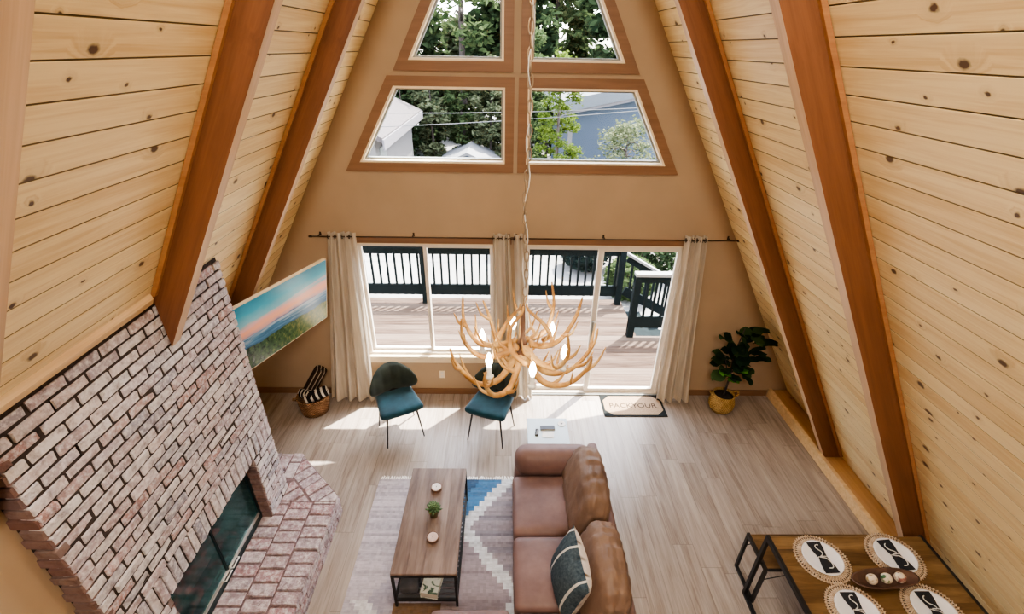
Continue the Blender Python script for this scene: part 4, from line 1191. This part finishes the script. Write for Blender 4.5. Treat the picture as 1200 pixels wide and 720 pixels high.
M['fig'] = leaf_mat('fiddle_leaf', (.008, .018, .010), (.04, .07, .024), .12)
M['figlight'] = leaf_mat('young_fiddle_leaf', (.07, .26, .03), (.12, .36, .05), .4)
def fig_leaf(mb, base, dirv, L, droop, mi):
    d = Vector(dirv).normalized(); side = d.cross(Vector((0, 0, 1)))
    side = side.normalized() if side.length > .05 else Vector((1, 0, 0)); up = side.cross(d).normalized()
    prof = [(0, .02), (.12, .22), (.3, .34), (.5, .40), (.7, .52), (.86, .42), (.96, .2), (1, .02)]
    vs = []; fs = []
    for t, w in prof:
        for s in (-1, -.5, 0, .5, 1):
            q = Vector(base) + d * L * t + side * L * .72 * w * s + up * (.10 * L * abs(s) * w - droop * L * t * t) + up * .015 * math.sin(t * 9 + s * 2)
            vs.append(q)
    for i in range(len(prof) - 1):
        for k in range(4): a = i * 5 + k; fs.append((a, a + 1, a + 6, a + 5))
    mb.add(vs, fs, mi, True)
random.seed(12); mb = MB()
for i in range(34):
    z = random.uniform(.62, 1.16); a = i * 2.4 + random.uniform(-.3, .3); rr = .10 * random.random()
    el = random.uniform(-.15, .9)
    base = (rr * math.cos(a) + .02 + (.05 if z > .8 else -.02), min(.1, rr * math.sin(a)) - .03, z)
    L = random.uniform(.17, .25)
    dy = math.sin(a) * math.cos(el)
    if dy > .4: dy *= .35
    fig_leaf(mb, base, (math.cos(a) * math.cos(el), dy, math.sin(el)), L, random.uniform(.05, .3), 0)
fig_leaf(mb, (.14, -.05, 1.03), (1, -.1, .12), .27, .05, 0)
fig_leaf(mb, (.09, -.08, .62), (.5, -.6, -.25), .17, .15, 0); fig_leaf(mb, (-.05, -.08, .68), (-.8, -.4, .0), .18, .2, 0); fig_leaf(mb, (-.12, -.05, 1.05), (-.7, -.4, .5), .23, .1, 0)
for i, (b, d) in enumerate((((.0, -.06, .64), (.35, -.7, .55)), ((-.02, -.06, .52), (-.15, -.75, .5)), ((-.02, -.06, .50), (.12, -.8, .6)), ((-.06, -.05, .60), (-.5, -.6, .4)))): fig_leaf(mb, b, d, .20, .1, 1)
mb.build('leaves', [M['fig'], M['figlight']], pt)

# ------------------------------------------------------------------ DOOR MAT
dm = empty('door_mat', (1.555, 4.655, 0), 0, 'tan door mat with dark border and lettering inside the sliding door', 'door mat')
g = G('coir_mat'); x, y, z = g.xyz(g.obj()); nz = g.noise(g.obj(), 90, 3)
ax = g.math('SUBTRACT', .395, g.math('ABSOLUTE', x)); ay = g.math('SUBTRACT', .205, g.math('ABSOLUTE', y))
cn = g.math('LESS_THAN', g.math('ADD', ax, ay), .14); bd = g.math('LESS_THAN', g.math('MINIMUM', ax, ay), .028)
tanc = g.ramp(nz, [(.3, (.26, .175, .11)), (.7, (.40, .29, .2))])
M['coir'] = g.fin(g.mix(g.math('MAXIMUM', cn, bd), tanc, (.02, .022, .022)), .98, 0, .1)
mb = MB(); mb.bbox((-.395, -.205, .0005), (.395, .205, .012), .003); mb.build('mat', M['coir'], dm)
M['ink'] = plain('brown_print', (.035, .02, .012), .95)
def text(body, size, parent, name, mat, mtx, thick=.0006):
    cu = bpy.data.curves.new(name, 'FONT'); cu.body = body; cu.size = size; cu.align_x = 'CENTER'; cu.align_y = 'CENTER'; cu.extrude = thick
    o = bpy.data.objects.new(name, cu); COL.objects.link(o)
    dg = bpy.context.evaluated_depsgraph_get(); me = bpy.data.meshes.new_from_object(o.evaluated_get(dg)); bpy.data.objects.remove(o)
    me.materials.clear(); me.materials.append(mat); o = bpy.data.objects.new(name, me); COL.objects.link(o); o.parent = parent; o.matrix_local = mtx; return o
text('PACKYOUR', .115, dm, 'lettering', M['ink'], at(.0, -.01, .0126))

# ------------------------------------------------------------------ SIDE TABLE BEHIND SOFA ARM
sd = empty('side_table', (.37, 3.68, 0), 0, 'small pale glass topped side table behind the far sofa arm', 'side table')
M['paleglass'] = plain('pale_frosted_glass', (.50, .60, .66), .12, var=.06, scale=4)
mb = MB(); mb.bbox((-.215, -.20, .475), (.215, .20, .49), .004); mb.build('top', M['paleglass'], sd)
for sx in (-1, 1):
    for sy in (-1, 1):
        mb = MB(); x, y = sx * .19, sy * .175; mb.tube([(x, y, 0), (x, y, .475)], .011, 8); mb.build('leg', M['chrome'], sd)
mb = MB(); 
for sy in (-1, 1): mb.bar((-.19, sy * .175, .12), (.19, sy * .175, .12), .014)
mb.build('stretcher', M['chrome'], sd)
M['navy'] = plain('navy_black_cover', (.015, .018, .035), .4)
t = empty('notebook', (.37, 3.72, .4905), .03, 'dark navy notebook lying flat at the middle of the side table', 'notebook')
mb = MB(); mb.bbox((-.075, -.028, 0), (.075, .028, .018), .002); mb.build('cover', M['navy'], t)
mb = MB(); mb.box((-.07, -.0285, .003), (.0755, -.0278, .015)); mb.build('pages', M['paper'], t)
t = empty('remote_control', (.255, 3.655, .4905), 1.45, 'small black remote control at the left of the side table', 'remote control')
mb = MB(); rbox(mb, (.10, .036, .016), .007, at(0, 0, .008), n=6); mb.build('body', M['black'], t)
for i in range(4):
    mb = MB(); mb.lathe([(.004, 0), (.004, .0015), (0, .0018)], (-.03 + .018 * i, 0, .0155), 10); mb.build('button', M['white'], t)
t = empty('paper_stack', (.37, 3.63, .4905), -.08, 'white paper sheets near the front of the side table', 'paper')
for i in range(3):
    mb = MB(); mb.box((-.06, -.045, .0012 * i), (.06, .045, .0012 * i + .001), 0, Matrix.Rotation(.05 * (i - 1), 4, 'Z')); mb.build('sheet', M['white'], t)
t = empty('coaster', (.525, 3.79, .4905), 0, 'round white coaster in the far right corner of the side table', 'coaster')
mb = MB(); mb.lathe([(.04, 0), (.042, .003), (.041, .007), (.036, .006), (0, .006)], n=24); mb.build('disc', M['white'], t)
mb = MB(); mb.lathe([(.012, .0062), (.012, .0072), (0, .0072)], n=16); mb.build('centre_dot', M['darkframe'], t)

# ------------------------------------------------------------------ DINING TABLE, BENCH AND SETTINGS
M['dtop'] = tabletop_mat('golden_brown_tabletop', [(.34, (.045, .022, .009)), (.5, (.125, .07, .027)), (.68, (.25, .155, .07))], (1.4, 12))
M['dtop'].node_tree  # board direction follows local x below
dt = empty('dining_table', (2.535, 1.925, 0), 0, 'rustic brown dining table with black metal edge frame at lower right', 'table')
m90 = Matrix.Rotation(PI / 2, 4, 'Z')
TX, TY = .59, .365
mb = MB(); mb.bbox((-TX, -TY, .722), (TX, TY, .752), .004); o = mb.build('tabletop', M['dtop'], dt, frame=m90)
for s in (-1, 1):
    mb = MB(); mb.box((s * (TX + .003) - .012, -TY - .012, .715), (s * (TX + .003) + .012, TY + .012, .7535)); mb.build('edge_bar', M['black'], dt)
for s in (-1, 1):
    x = s * (TX - .0)
    for sy in (-1, 1):
        mb = MB(); mb.box((x - .014, sy * TY - .014, 0), (x + .014, sy * TY + .014, .716)); mb.build('leg', M['black'], dt)
    mb = MB(); mb.box((x - .014, -TY + .014, 0), (x + .014, TY - .014, .028)); mb.build('foot_rail', M['black'], dt)
for s in (-1, 1):
    mb = MB(); mb.tube([(s * TX, s * TY, .12), (-s * TX, s * TY, .66)], .004, 6); mb.build('brace_rod', M['black'], dt)
bn = empty('bench', (2.535, 2.375, 0), 0, 'wooden bench on black metal frames tucked at the far side of the dining table', 'bench')
BX, BY = .555, .15
mb = MB(); mb.bbox((-BX, -BY, .424), (BX, BY, .45), .004); mb.build('seat', M['dtop'], bn, frame=m90)
for s in (-1, 1):
    mb = MB(); mb.box((s * (BX + .004) - .011, -BY - .011, .42), (s * (BX + .004) + .011, BY + .011, .452)); mb.build('edge_bar', M['black'], bn)
    if s < 0: mb = MB(); mb.box((-BX + .012, s * (BY + .006) - .006, .428), (BX - .012, s * (BY + .006) + .006, .4495)); mb.build('edge_bar', M['black'], bn)
for s in (-1, 1):
    x = s * (BX + .002)
    for sy in (-1, 1):
        mb = MB(); mb.box((x - .012, sy * BY - .012, 0), (x + .012, sy * BY + .012, .421)); mb.build('leg', M['black'], bn)
    mb = MB(); mb.box((x - .012, -BY + .012, 0), (x + .012, BY - .012, .024)); mb.build('foot_rail', M['black'], bn)
for sy in (-1, 1):
    for sx in (-1, 1):
        mb = MB(); mb.tube([(sx * BX, sy * BY, .30), (sx * (BX - .35), sy * BY, .42)], .004, 6); mb.build('brace_rod', M['black'], bn)

M['rattan'] = None
g = G('woven_natural_mat'); x, y, z = g.xyz(g.obj()); r_ = g.math('SQRT', g.math('ADD', g.math('MULTIPLY', x, x), g.math('MULTIPLY', y, y)))
s1 = g.math('SINE', g.math('MULTIPLY', r_, 300.0)); s2 = g.math('SINE', g.math('MULTIPLY', g.math('ARCTAN2', y, x), 60.0)); h_ = g.math('MULTIPLY', s1, s2)
ring = g.math('LESS_THAN', g.math('ABSOLUTE', g.math('SUBTRACT', r_, .168)), .007); dash = g.math('GREATER_THAN', s2, .1)
c = g.ramp(g.math('MULTIPLY_ADD', h_, .25, g.noise(g.obj(), 20, 3)), [(.25, (.40, .28, .18)), (.75, (.72, .59, .45))])
c = g.mix(g.math('MULTIPLY', ring, dash), c, (.08, .05, .035)); g.bump(h_, .8, .006)
M['rattan'] = g.fin(c, .9, 0, .2)
M['china'] = plain('white_china', (.76, .77, .82), .2, var=.02)
M['napkin'] = plain('black_napkin', (.012, .013, .018), .85, var=.3)
M['cord'] = plain('pale_grey_cord', (.62, .62, .60), .8)
DZ = .7525
def setting(x, y, rz, look, side):
    gp = 'place settings on the dining table'
    # look tells them apart
    t = empty('placemat', (x, y, DZ), 0, 'round woven placemat %s' % look, 'placemat', 'round woven placemats on the dining table')
    mb = MB(); mb.lathe([(0, 0), (.178, 0), (.186, .003), (.182, .008), (.172, .006), (.166, .009), (.155, .007), (0, .007)], n=56); mb.build('weave', M['rattan'], t)
    mb = MB()
    for i in range(56):
        a = 2 * PI * i / 56; mb.tube([(.180 * math.cos(a - .03), .180 * math.sin(a - .03), .006), (.190 * math.cos(a), .190 * math.sin(a), .007), (.180 * math.cos(a + .03), .180 * math.sin(a + .03), .006)], .004, 5)
    mb.build('looped_rim', M['rattan'], t)
    pl = empty('plate', (x, y, DZ + .009), 0, 'white round plate %s' % look, 'plate', 'white plates on the dining table')
    mb = MB(); mb.lathe([(0, 0), (.085, 0), (.09, .004), (.132, .012), (.137, .0135), (.136, .016), (.128, .0145), (.092, .008), (.085, .006), (0, .006)], n=48); mb.build('dish', M['china'], pl)
    nk = empty('napkin', (x, y, DZ + .0245), rz, 'black tied napkin with pale cord %s' % look, 'napkin', 'black tied napkins on the dining table')
    mb = MB()
    prof = [(-.118, .052), (-.07, .047), (-.03, .038), (0, .029), (.03, .038), (.07, .047), (.118, .052)]
    vs = []; fs = []
    for yy, w in prof:
        for s in (-1, -.33, .33, 1): vs.append((w * s, yy, .003 + .0018 * math.sin(s * 5 + yy * 40) + (.006 if abs(yy) < .01 else 0)))
    for yy, w in prof:
        for s in (-1, -.33, .33, 1): vs.append((w * s, yy, -.004 if abs(yy) < .11 else -.003))
    nr = len(prof); 
    for i in range(nr - 1):
        for k in range(3): a = i * 4 + k; fs.append((a, a + 1, a + 5, a + 4)); a += nr * 4; fs.append((a + 4, a + 5, a + 1, a))
        a = i * 4; fs.append((a, a + 4, a + 4 + nr * 4, a + nr * 4)); a += 3; fs.append((a + nr * 4, a + 4 + nr * 4, a + 4, a))
    for i in (0, nr - 1):
        for k in range(3): a = i * 4 + k; fs.append((a, a + 1, a + 1 + nr * 4, a + nr * 4))
    mb.add(vs, fs); mb.build('cloth', M['napkin'], nk)
    mb = MB(); zz = .008
    if side > 0: cs = [[(-.012, .085), (-.026, .075), (-.03, .055), (-.018, .035), (.004, .022), (.012, .008), (.004, -.002)], [(-.036, -.002), (-.012, -.012), (.012, -.016), (.03, -.035), (.033, -.062), (.018, -.085), (-.012, -.088)]]
    else: cs = [[(.02, .09), (.012, .094), (-.006, .088), (-.012, .07), (.0, .052), (.012, .034), (.004, .014), (-.012, .006)], [(-.034, .0), (-.012, -.006), (.012, -.012), (.03, -.034), (.034, -.06), (.02, -.084), (-.006, -.086)]]
    for cc in cs:
        # smooth the cord
        P_ = [Vector((*p, zz)) for p in cc]; Q = []
        for i in range(len(P_) - 1):
            p0, p1, p2, p3 = P_[max(i - 1, 0)], P_[i], P_[i + 1], P_[min(i + 2, len(P_) - 1)]
            for t_ in (0, .25, .5, .75):
                Q.append(.5 * ((2 * p1) + (p2 - p0) * t_ + (2 * p0 - 5 * p1 + 4 * p2 - p3) * t_ ** 2 + (3 * p1 - p0 - 3 * p2 + p3) * t_ ** 3))
        Q.append(P_[-1]); mb.tube(Q, .0032, 6)
    mb.build('cord', M['cord'], nk)
    mb = MB(); mb.tube([(-.032, 0, .0), (-.02, 0, .0085), (.02, 0, .0085), (.032, 0, .0)], .004, 6); mb.build('knot', M['cord'], nk)
setting(2.243, 2.105, .04, 'at the far left place of the dining table', -1)
setting(2.795, 2.125, .10, 'at the far right place of the dining table', 1)
setting(2.26, 1.735, .0, 'at the near left place of the dining table', -1)
setting(2.78, 1.74, .0, 'at the near right place of the dining table', 1)

# dough bowl and its three balls
M['bowl'] = plain('dark_carved_wood', (.085, .045, .032), .5, var=.45, scale=10)
t = empty('dough_bowl', (2.575, 1.935, DZ), .06, 'long dark carved wooden bowl in the middle of the dining table', 'bowl')
mb = MB(); n = 40
def ring(ax, ay, z): return [(ax * math.copysign(abs(math.cos(a)) ** .8, math.cos(a)), ay * math.sin(a), z) for a in [2 * PI * k / n for k in range(n)]]
rs = [ring(.14, .035, 0.0), ring(.19, .055, .012), ring(.235, .072, .042), ring(.245, .075, .05), ring(.23, .064, .05), ring(.18, .046, .02), ring(.13, .03, .012)]
vs = [p for r in rs for p in r]; fs = []
for i in range(len(rs) - 1):
    for k in range(n): fs.append((i * n + k, i * n + (k + 1) % n, (i + 1) * n + (k + 1) % n, (i + 1) * n + k))
fs += [list(range(n))[::-1], [(len(rs) - 1) * n + k for k in range(n)]]
mb.add(vs, fs, 0, True); mb.build('bowl', M['bowl'], t)
for x, c, lb in ((-.10, (.30, .22, .10), 'left cream decorative ball with tan pattern in the dough bowl'), (.008, (.03, .11, .035), 'middle cream decorative ball with green patch in the dough bowl'), (.108, (.25, .10, .09), 'right cream decorative ball with reddish pattern in the dough bowl')):
    g = G('ball_pattern'); nz = g.noise(g.obj(), 22, 3, .6, 1.0); mm = g.fin(g.ramp(nz, [(.5, (.68, .60, .48)), (.58, c)]), .45)
    mb = MB(); mb.lathe([(.0345 * math.sin(PI * i / 14), -.0345 * math.cos(PI * i / 14)) for i in range(15)], n=24)
    for k in range(3):
        a = k * PI / 3; mb.tube([(.0348 * math.cos(a) * math.cos(q * PI / 12), .0348 * math.sin(a) * math.cos(q * PI / 12), .0348 * math.sin(q * PI / 12)) for q in range(24)], .0016, 4)
    o = mb.build('decorative_ball', mm); o.location = (2.575 + x * math.cos(.06), 1.935 + x * math.sin(.06), DZ + .012 + .0355); o.rotation_euler = (.4 + x * 9, .5, x * 20)
    thing1(o, lb, 'ball', 'decorative balls in the dough bowl')

# ------------------------------------------------------------------ ANTLER CHANDELIER
CX_, CY_, CZ_ = .022, 2.50, 2.30
KS = 1.09
ch = empty('antler_chandelier', (CX_, CY_, CZ_), 0, 'antler chandelier with small bulbs hanging on a long chain', 'chandelier')
ch.scale = (KS, KS, KS)
g = G('antler_bone'); nz = g.noise(g.mapv(g.obj(), (6, 6, 6)), 1.0, 4, .6); 
M['antler'] = g.fin(g.ramp(nz, [(.3, (.26, .12, .035)), (.5, (.52, .30, .11)), (.7, (.72, .52, .26))]), .5, 0, .4)
def spline(P_, k=5):
    P_ = [Vector(p) for p in P_]; Q = []
    for i in range(len(P_) - 1):
        p0, p1, p2, p3 = P_[max(i - 1, 0)], P_[i], P_[i + 1], P_[min(i + 2, len(P_) - 1)]
        for s in range(k):
            t_ = s / k; Q.append(.5 * ((2 * p1) + (p2 - p0) * t_ + (2 * p0 - 5 * p1 + 4 * p2 - p3) * t_ ** 2 + (3 * p1 - p0 - 3 * p2 + p3) * t_ ** 3))
    Q.append(P_[-1]); return Q
def antler(az, r0, z0, reach, rise, tw, seed, droop=-.12):
    random.seed(seed)
    rot = Matrix.Rotation(az, 4, 'Z')
    mb = MB()
    main = [(r0, 0, z0), (r0 + reach * .3, tw * .3, z0 + droop), (r0 + reach * .65, tw * .8, z0 + droop * .7), (r0 + reach * .92, tw, z0 + rise * .4), (r0 + reach, tw * .8, z0 + rise)]
    Q = spline(main, 6); N_ = len(Q)
    mb.tube([rot @ q for q in Q], [.021 * (1 - .82 * (i / (N_ - 1)) ** 1.3) + .001 for i in range(N_)], 8)
    for k, f in enumerate((.16, .36, .56, .74)):
        i = int(f * (N_ - 1)); b = Q[i]; L = random.uniform(.13, .22) * (1.1 - .3 * k / 3)
        s = 1 if k % 2 else -1
        d1 = Vector((.35, s * .55, .5)) ; d2 = Vector((.25, s * .25, 1.0))
        tine = spline([b, b + d1 * L * .55, b + d1 * L * .6 + d2 * L * .55], 5); m_ = len(tine)
        mb.tube([rot @ q for q in tine], [.0135 * (1 - .88 * (j / (m_ - 1))) + .0006 for j in range(m_)], 7)
    # burr at the base
    mb.tube([rot @ Vector((r0 - .012, 0, z0)), rot @ Vector((r0, 0, z0)), rot @ Vector((r0 + .012, 0, z0 - .005))], [.018, .028, .02], 8)
    mb.build('antler', M['antler'], ch)
for i in range(6): antler(i * PI / 3 + .25, .03, -.03, .40, .17, .10 * (1 if i % 2 else -1), 100 + i, -.13)
for i in range(5): antler(i * 2 * PI / 5 + .05, .05, .05, .30, .25, -.12 * (1 if i % 2 else -1), 200 + i, -.04)
# curved crown antlers under the chain
for i in range(3):
    a = i * 2 * PI / 3 + .5; rot = Matrix.Rotation(a, 4, 'Z'); mb = MB()
    Q = spline([(.16, .02, .02), (.15, -.06, .10), (.09, -.07, .20), (.03, -.01, .27), (.02, .0, .31)], 6); mb.tube([rot @ q for q in Q], [.017 * (1 - .7 * j / (len(Q) - 1)) for j in range(len(Q))], 8)
    mb.build('antler', M['antler'], ch)
mb = MB(); mb.lathe([(0, -.09), (.03, -.08), (.035, -.02), (.022, .02), (.03, .06), (.014, .10), (.010, .30), (0, .31)], n=20); mb.build('hub', M['bronze'], ch)
g = G('lit_bulb'); M['bulb'] = g.fin((1, .95, .85, 1), .2, Emission_Color=(1, .86, .62, 1), Emission_Strength=14)
for i in range(6):
    a = i * PI / 3 + .72; r = .25; x, y = r * math.cos(a), r * math.sin(a); zb = -.05
    s_ = empty('candle_light', (0, 0, 0)); s_.parent = ch; s_.location = (x, y, zb)
    mb = MB(); mb.lathe([(0, -.03), (.022, -.022), (.026, -.006), (.016, 0), (.0135, .002), (.0135, .055), (0, .055)], n=16); mb.build('socket', M['cord'], s_)
    mb = MB(); mb.lathe([(.010, .055), (.019, .085), (.020, .10), (.012, .13), (.003, .15), (0, .151)], n=16); mb.build('bulb', M['bulb'], s_)
# chain to the ridge
mb = MB(); z = .31; i = 0; PITCH = .052
top = (APEX - .165 - CZ_) / KS - .035
while z < top:
    pts = []
    for k in range(13):
        a = 2 * PI * k / 12; px, pz = .0115 * math.cos(a), .032 * math.sin(a)
        sw = .010 * math.sin(i * .45) * (1 if z < 1.1 else .35)
        pts.append((px + sw, 0, z + .028 + pz) if i % 2 else (sw, px, z + .028 + pz))
    mb.tube(pts, .0036, 5, cap=False); z += PITCH; i += 1
M['chainm'] = plain('aged_brass_chain', (.34, .26, .18), .4, .6)
mb.build('chain', M['chainm'], ch)
mb = MB(); mb.tube([(.012 * math.sin(t * 1.1), .01 * math.cos(t * 1.3), .30 + (top - .30) * t / 60) for t in range(61)], .003, 5); mb.build('cord', M['cord'], ch)
mb = MB(); mb.lathe([(.0, top - .01), (.02, top), (.065, top + .02), (.07, top + .035), (0, top + .035)], n=24); mb.build('canopy', M['bronze'], ch)
# ridge board the canopy is fixed to
mb = MB(); mb.box((-.07, BACK, APEX - .125), (.07, D, APEX - .11)); struct(mb.build('trim_2', M['beam'], frame=m90))

# ================================================================== LIGHT
sun = bpy.data.lights.new('sun', 'SUN'); sun.energy = 17.0; sun.angle = .009; sun.color = (1, .94, .84)
so = bpy.data.objects.new('sun', sun); COL.objects.link(so)
so.rotation_euler = Vector((-.37, -.385, -1)).to_track_quat('-Z', 'Y').to_euler(); so.location = (4, 9, 12)
w = bpy.data.worlds.new('sky'); bpy.context.scene.world = w; w.use_nodes = True
nt = w.node_tree; bg = nt.nodes['Background']
sk = nt.nodes.new('ShaderNodeTexSky'); sk.sky_type = 'NISHITA'; sk.sun_disc = False; sk.sun_elevation = math.radians(62); sk.sun_rotation = math.radians(50); sk.air_density = 1.0; sk.dust_density = 2.0; sk.ozone_density = .6
hs = nt.nodes.new('ShaderNodeHueSaturation'); hs.inputs['Saturation'].default_value = .45; nt.links.new(sk.outputs[0], hs.inputs['Color'])
nt.links.new(hs.outputs[0], bg.inputs[0]); bg.inputs[1].default_value = 1.25
def area(name, loc, target, size, power, col):
    l = bpy.data.lights.new(name, 'AREA'); l.shape = 'DISK'; l.size = size; l.energy = power; l.color = col
    o = bpy.data.objects.new(name, l); COL.objects.link(o); o.location = loc
    o.rotation_euler = (Vector(target) - Vector(loc)).to_track_quat('-Z', 'Y').to_euler(); return o
area('loft_fill_light', (0, -1.6, 5.2), (0, 2.6, 1.2), 1.2, 75, (1, .92, .82))  # added fill light behind the camera, not a known fixture
area('ridge_fill_light', (0, 1.9, 6.0), (0, 2.2, 0), .5, 30, (1, .90, .76))  # added fill light high under the ridge, no real fitting there

# ================================================================== CAMERA
cam = bpy.data.cameras.new('camera'); co = bpy.data.objects.new('camera', cam); COL.objects.link(co)
pi_, ya_, ro_ = .503954, .0179287, .017414
cp, sp_, cy, sy, cr, sr = math.cos(pi_), math.sin(pi_), math.cos(ya_), math.sin(ya_), math.cos(ro_), math.sin(ro_)
fw = Vector((sy * cp, cy * cp, -sp_)); rt = Vector((cy, -sy, 0)); up = rt.cross(fw)
r2 = rt * cr + up * sr; u2_ = up * cr - rt * sr
mm = Matrix.Identity(4)
for i, c in enumerate((r2, u2_, -fw)):
    for k in range(3): mm[k][i] = c[k]
mm.translation = Vector((-.0923, 0, 4.0)); co.matrix_world = mm
cam.sensor_width = 36; cam.sensor_fit = 'HORIZONTAL'; cam.lens = 552.21 / 1200 * 36; cam.clip_start = .05; cam.clip_end = 200
sc = bpy.context.scene; sc.camera = co
sc.view_settings.view_transform = 'AgX'; sc.view_settings.look = 'AgX - Medium High Contrast'; sc.view_settings.exposure = 1.15
sc.cycles.max_bounces = 10; sc.cycles.diffuse_bounces = 6; sc.cycles.transparent_max_bounces = 16; sc.cycles.sample_clamp_indirect = 8
